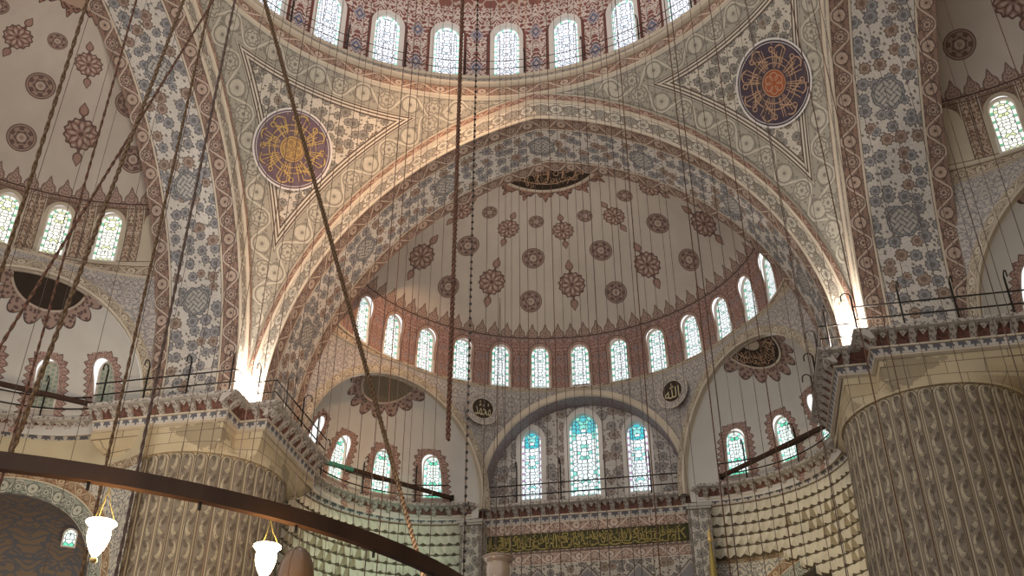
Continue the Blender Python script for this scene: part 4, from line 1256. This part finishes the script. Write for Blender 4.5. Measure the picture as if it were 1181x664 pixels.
# ------------------------------------------------------------------ great iron chandelier ring near the viewer
CC = (-1.19, -12.18); CR = 4.84; CZ = 2.8+H
root = tag(empty('chandelier', (CC[0], CC[1], CZ)), 'great dark iron chandelier ring sweeping across the foreground', 'chandelier')
mb = MB(); prof = [(-.035, -.06), (.035, -.06), (.035, .06), (-.035, .06), (-.035, -.06)]
n = 120
mb.grid([[((CR+a)*math.cos(2*PI*k/n), (CR+a)*math.sin(2*PI*k/n), b) for k in range(n+1)] for a, b in prof], [[(CR*2*PI*k/n, i*.1) for k in range(n+1)] for i in range(5)], 0, smooth=False)
mb.build('ring', G('rusty beam iron'), root)
mb = MB(); hub = Vector((0, 0, 13.2))
for k in range(6):
    a = R_(41+60*k)
    if k in (0,): continue
mb.lathe([(.001, .25), (.16, .2), (.2, 0), (.12, -.15), (.001, -.2)], tuple(hub), 20); mb.build('hub', G('iron'), root)
for k in range(40):
    a = 2*PI*k/40
    if not (-PI*.62 < ((a+PI) % (2*PI)-PI) < .2): continue
    mb = MB(); mb.tube([((CR)*math.cos(a), CR*math.sin(a), -.06), (CR*math.cos(a), CR*math.sin(a), -.12)], .012, 6); mb.build('hanging_hook', G('iron'), root)
def on_ring(px_ang): return (CC[0]+CR*math.cos(px_ang), CC[1]+CR*math.sin(px_ang))
def lamp(label, x, y, zt, glass, s=1.0, lit=True, cords=True, cordtop=None):
    root = tag(empty('glass_lamp', (x, y, zt)), label, 'lamp', 'glass lamps of the chandelier')
    prof = [(.096, 0), (.100, -.012), (.080, -.034), (.076, -.046), (.081, -.075), (.079, -.11), (.068, -.155), (.051, -.195), (.033, -.225), (.020, -.242), (.014, -.252)]
    mb = MB(); mb.lathe([(r*s, z*s) for r, z in prof]+[(.001, -.252*s)], (0, 0, 0), 28); cup = mb.build('glass_cup', G(glass), root)
    mb = MB(); mb.lathe([(.012*s, -.25*s), (.024*s, -.262*s), (.028*s, -.274*s), (.022*s, -.288*s), (.001, -.296*s)], (0, 0, 0), 16); mb.build('finial', G('gold leaf' if lit else 'clear lamp glass'), root)
    mb = MB(); mb.lathe([(.088*s, .004), (.106*s, .006), (.108*s, -.004), (.092*s, -.014)], (0, 0, 0), 28); mb.build('rim', G('lit lamp glass' if lit else 'clear lamp glass'), cup)
    top = cordtop if cordtop is not None else CZ-.1-zt
    for k in range(3):
        a = 2*PI*k/3+.5
        mb = MB(); mb.tube([(.095*s*math.cos(a), .095*s*math.sin(a), 0), (.03*s*math.cos(a), .03*s*math.sin(a), top*.55), (0, 0, top)], .003, 5); mb.build('cord', G('gold paint' if lit else 'dark wire'), root)
    return root
lamp('lit glass lamp hanging in front of the arched passage', 1.80, -16.07, 2.45+H, 'lit lamp glass', .92)
lamp('lit glass lamp hanging beside the brown shade, cut by the picture bottom', 2.63, -15.27, 2.50+H, 'lit lamp glass', .92)
lamp('unlit brown glass lamp hanging just under the gold inscription', 3.69, -12.33, 3.30+H, 'clear lamp glass', 1.45, False, cordtop=3.0)
# brown hanging shade behind the second lamp
root = tag(empty('brown_lamp', (2.42, -14.22, 2.86+H)), 'unlit brown ribbed shade behind the second lit lamp', 'lamp')
mb = MB(); mb.lathe([(.012, .0), (.05, -.012), (.10, -.06), (.135, -.14), (.15, -.24), (.15, -.30)], (0, 0, 0), 24); mb.build('shade', G('amber lamp glass'), root)
for k in range(8):
    a = 2*PI*k/8; mb = MB(); mb.tube([((r+.002)*math.cos(a), (r+.002)*math.sin(a), z) for r, z in ((.012, 0), (.05, -.012), (.10, -.06), (.135, -.14), (.15, -.24), (.15, -.30))], .003, 5); mb.build('rib', G('dark wire'), root)
mb = MB(); mb.tube([(0, 0, 0), (0, 0, 3.2)], .004, 5); mb.build('cord', G('dark wire'), root)

window('passage_window', mat_from(Vector((-18.2, 12.24, 13.2+H)), Vector((.82, .57, 0)), Vector((-.57, .82, 0)), Vector((0, 0, 1))), .42, .42, 'apse window glass', 'tiny bright window seen through the arched passage', None, rim=.05, depth=.06)
# ------------------------------------------------------------------ gilded spire
root = tag(empty('gilded_spire', (5.55, 21.9, 8.0)), 'slim gilded spire standing before the pale pilaster', 'spire')
mb = MB(); mb.lathe([(.55, 0), (.5, 1.0), (.30, 5.0), (.10, 7.9), (.05, 8.6)], (0, 0, 0), 8); mb.build('cone', G('gold paint'), root)
mb = MB(); mb.lathe([(.05, 8.6), (.13, 8.7), (.05, 8.85), (.09, 8.95), (.03, 9.1), (.001, 9.4)], (0, 0, 0), 16); mb.build('finial', G('gold leaf'), root)

# ------------------------------------------------------------------ ropes and wires
def rope(name, label, pts, r, m, group=None, cat='rope', n=8):
    p0 = Vector(pts[-1]); mb = MB(); mb.tube([Vector(p)-p0 for p in pts], r, n)
    o = mb.build(name, G(m)); o.location = p0; tag(o, label, cat, group); return o
def twist(name, label, a, b, r, m, turns):
    """two strands laid round each other"""
    a, b = Vector(a), Vector(b); root = tag(empty(name, tuple(b)), label, 'rope')
    d = (a-b); L = d.length; u = d.normalized(); s = u.orthogonal().normalized(); t = u.cross(s); n = int(turns*8)
    for k in (0, 1):
        mb = MB(); mb.tube([u*(L*i/n)+(s*math.cos(2*PI*turns*i/n+k*PI)+t*math.sin(2*PI*turns*i/n+k*PI))*r*.45 for i in range(n+1)], r*.62, 6); mb.build('strand', G(m), root)
    return root
TOP = 26.0
twist('thick_rope', 'thick reddish rope hanging down the middle, ending above the gallery', (2.35, -9.52, TOP), (2.38, -9.52, 5.93+H), .036, 'brown rope', 110)
twist('thick_rope', 'long diagonal rope crossing the bright apse towards the chandelier ring', (-1.24, -12.16, 16.0+H), (2.43, -9.03, 2.86+H), .034, 'tan rope', 110)
def ext(a, b, k0=-.0, k1=1.0):
    a, b = Vector(a), Vector(b); return tuple(a+(b-a)*k0), tuple(a+(b-a)*k1)
b0, b1 = ext((.52, -15.96, 4.0+H), (.37, -13.99, 10.07+H), -.17, 1.9); twist('suspension_rope', 'dark suspension rope slanting most steeply towards the picture edge', b1, b0, .015, 'brown rope', 50)
c0, c1 = ext((1.2, -16.36, 2.86+H), (.46, -14.69, 9.29+H), 0, 1.9); twist('suspension_rope', 'tan suspension rope slanting down to the iron ring', c1, c0, .021, 'tan rope', 50)
for (x, y, r, m, l) in ((-.22, -15.36, .021, 'tan rope', 'tan twisted rope hanging nearest the picture edge'), (-1.12, -13.5, .016, 'brown rope', 'brown rope hanging across the two arched windows behind the ropes'),
                        (-.64, -11.93, .022, 'dark wire', 'dark twisted rope hanging across the octagon-knot soffit'), (.19, -13.78, .018, 'tan rope', 'tan rope hanging beside the dark twisted one')):
    twist('hanging_rope', l, (x, y, 19.0), (x, y, 4.0), r, m, 45)
# beaded chain
root = tag(empty('hanging_chain', (.69, -1.69, 4.0)), 'beaded iron chain hanging beside the thick rope', 'chain')
mb = MB(); mb.tube([(0, 0, 0), (0, 0, 32)], .012, 6); mb.build('wire', G('dark wire'), root)
mb = MB()
for k in range(150):
    z = .1+k*.2; mb.lathe([(.001, -.05), (.034, -.02), (.034, .02), (.001, .05)], (0, 0, z), 6)
o = mb.build('beads', G('iron'), root); o['kind'] = 'stuff'
THIN = [(-5.22, -1.44), (-5.98, 1.61), (-4.97, 0.17), (-5.66, 2.43), (-5.51, 2.74), (-2.93, -2.24), (-2.4, -2.58), (-5.37, 5.11), (-2.96, -0.15), (-2.62, -0.29), (-4.99, 6.96), (-2.3, 2.33), (-3.19, 5.89), (-1.92, 2.52), (-2.08, 4.17), (-0.41, -0.43), (-0.02, 4.66), (-0.28, 6.99), (0.61, 3.65), (0.44, 5.84), (0.83, 5.2), (2.13, -0.74), (1.2, 6.15), (2.01, 4.58), (2.64, 1.74), (3.21, -0.91), (2.45, 7.4), (3.44, 3.55), (3.53, 6.03), (3.62, 7.64), (4.08, 6.02), (4.35, 8.11), (4.88, 2.87), (5.14, 6.94), (5.42, 3.38), (6.7, 8.28), (7.06, 7.69), (7.03, -0.13), (7.61, 0.22), (8.15, 0.98), (7.74, -5.35), (7.89, -8.04), (8.63, -7.2), (8.53, -8.84), (9.02, -7.89), (9.28, -8.58), (9.57, -8.84), (10.12, -7.79), (10.35, -7.86), (11.08, -6.42), (10.95, -7.55), (-1.66, -9.29), (-1.37, -9.37), (-9.07, 5.04), (-1.65, -10.19), (-1.17, -11.69), (-3.24, -10.61), (-3.67, -10.56), (-3.96, -11.04), (-2.24, -10.95)]
DARK = [(-2.89, 2.44), (-2.29, 1.59), (-0.08, 3.27), (2.03, 2.65), (2.89, 5.78), (6.03, 1.93), (6.17, -0.07), (7.44, 1.88), (7.85, -4.19), (8.7, -7.35), (-3.32, -4.26), (8.51, -6.3), (9.66, -9.66), (10.33, -10.96), (-1.51, 7.03), (4.34, 3.89)]
def ztop(x, y):
    if y < 11.5 and math.hypot(x, y) < 11.5: return ZD+5.0+10.4*math.sqrt(max(.02, 1-(math.hypot(x, y)/12.6)**2))
    return 34.0
rw = random.Random(5)
proto = {}
for i, (x, y) in enumerate(THIN+DARK):
    dk = i >= len(THIN); D = math.hypot(x-5.78, y+22.07)
    r = (.00036 if not dk else .00058)*D*(rw.uniform(.75, 1.15))
    zt, zb_ = (ztop(x, y), 4.2+rw.uniform(0, .4)) if y > -9.5 else (30.0, 4.3)
    if dk: rope('hanging_cable', 'thicker dark lamp cable hanging straight down from the domes', [(x, y, zt), (x, y, zb_)], r, 'brown rope' if i % 2 else 'dark wire', 'dark lamp cables', 'cable', 6)
    else: rope('hanging_wire', 'hair-thin lamp wire hanging straight down from the domes', [(x, y, zt), (x, y, zb_)], r, 'dark wire', 'thin lamp wires', 'wire', 5)
# ------------------------------------------------------------------ camera, light
cam = bpy.data.cameras.new('camera'); co = bpy.data.objects.new('camera', cam); COL.objects.link(co)
YAW, PIT, ROL = R_(11.34), R_(32.85), R_(-.06)
fw = Vector((-math.sin(YAW)*math.cos(PIT), math.cos(YAW)*math.cos(PIT), math.sin(PIT)))
rt = Vector((math.cos(YAW), math.sin(YAW), 0)); up = rt.cross(fw)
r2 = rt*math.cos(ROL)+up*math.sin(ROL); u2 = up*math.cos(ROL)-rt*math.sin(ROL)
co.matrix_world = mat_from(Vector((5.782, -22.066, H)), r2, u2, -fw)
cam.sensor_width = 36; cam.lens = 1203.6/1181*36; cam.clip_start = .05; cam.clip_end = 300
SC.camera = co
W = bpy.data.worlds.new('world'); SC.world = W; W.use_nodes = True
bg = W.node_tree.nodes['Background']; bg.inputs[0].default_value = lin('#e6e6e4'); bg.inputs[1].default_value = 1.25
def light(name, kind, loc, power, col, size=.2, target=None, spot=60, blend=.6):
    d = bpy.data.lights.new(name, kind); d.energy = power; d.color = lin(col)[:3]
    o = bpy.data.objects.new(name, d); COL.objects.link(o); o.location = loc
    if kind == 'AREA': d.size = size
    else: d.shadow_soft_size = size
    if kind == 'SPOT': d.spot_size = R_(spot); d.spot_blend = blend
    if target is not None: o.rotation_euler = (Vector(target)-Vector(loc)).to_track_quat('-Z', 'Y').to_euler()
    return o
for sx in (-1, 1):
    light('flood_light', 'POINT', (sx*11.3, 11.3, ZC+.4), 1700, '#fff6ee', .12)
light('warm_spot', 'SPOT', (8.5, -2, 37.0), 20000, '#ffcb9c', .5, (-5.6, 11.7, 29.6), 34, 1.0)
light('pendentive_fill', 'SPOT', (2, -9, 5), 9500, '#fff4ea', 1.5, (-10.5, 6, 28), 64, 1.0)  # added spot that brightens the left pendentive, not a lamp of the chandelier
light('green_lamp', 'SPOT', (-2.5, 10, 8.5), 3600, '#d0ffe4', .4, (-9, 21, 15.2), 38, 1.0)
light('yellow_lamp', 'SPOT', (2.5, 10, 8.5), 2600, '#ffeabc', .4, (9, 21, 15.2), 38, 1.0)
for x, y, z in ((1.80, -16.07, 2.32+H), (2.63, -15.27, 2.38+H)):
    light('lamp_flame', 'POINT', (x-.02, y+.25, z-.05), 16, '#ffd79a', .1)
light('pier_fill', 'SPOT', (-2.6, -8.0, 5.0), 7500, '#ffe0b8', .3, (-15, 12, 13), 46, 1.0)  # added mid-air spot, stands in for warm lamplight on the left pier
light('dome_fill', 'POINT', (0, 0, ZD+5.5), 2000, '#f4f4f4', 3.0)  # added fill inside the dome, stands in for daylight from the drum windows
light('passage_fill', 'POINT', (-21.6, 10.6, 9.0), 170, '#fff2e2', .3)  # added fill that lifts the dark passage vault, no fixture there
SC.view_settings.view_transform = 'Standard'; SC.view_settings.look = 'None'; SC.view_settings.exposure = 0.32; SC.view_settings.gamma = 1.0
SC.cycles.use_denoising = True; SC.cycles.max_bounces = 5; SC.cycles.diffuse_bounces = 3; SC.cycles.glossy_bounces = 2
SC.cycles.sample_clamp_indirect = 4.0
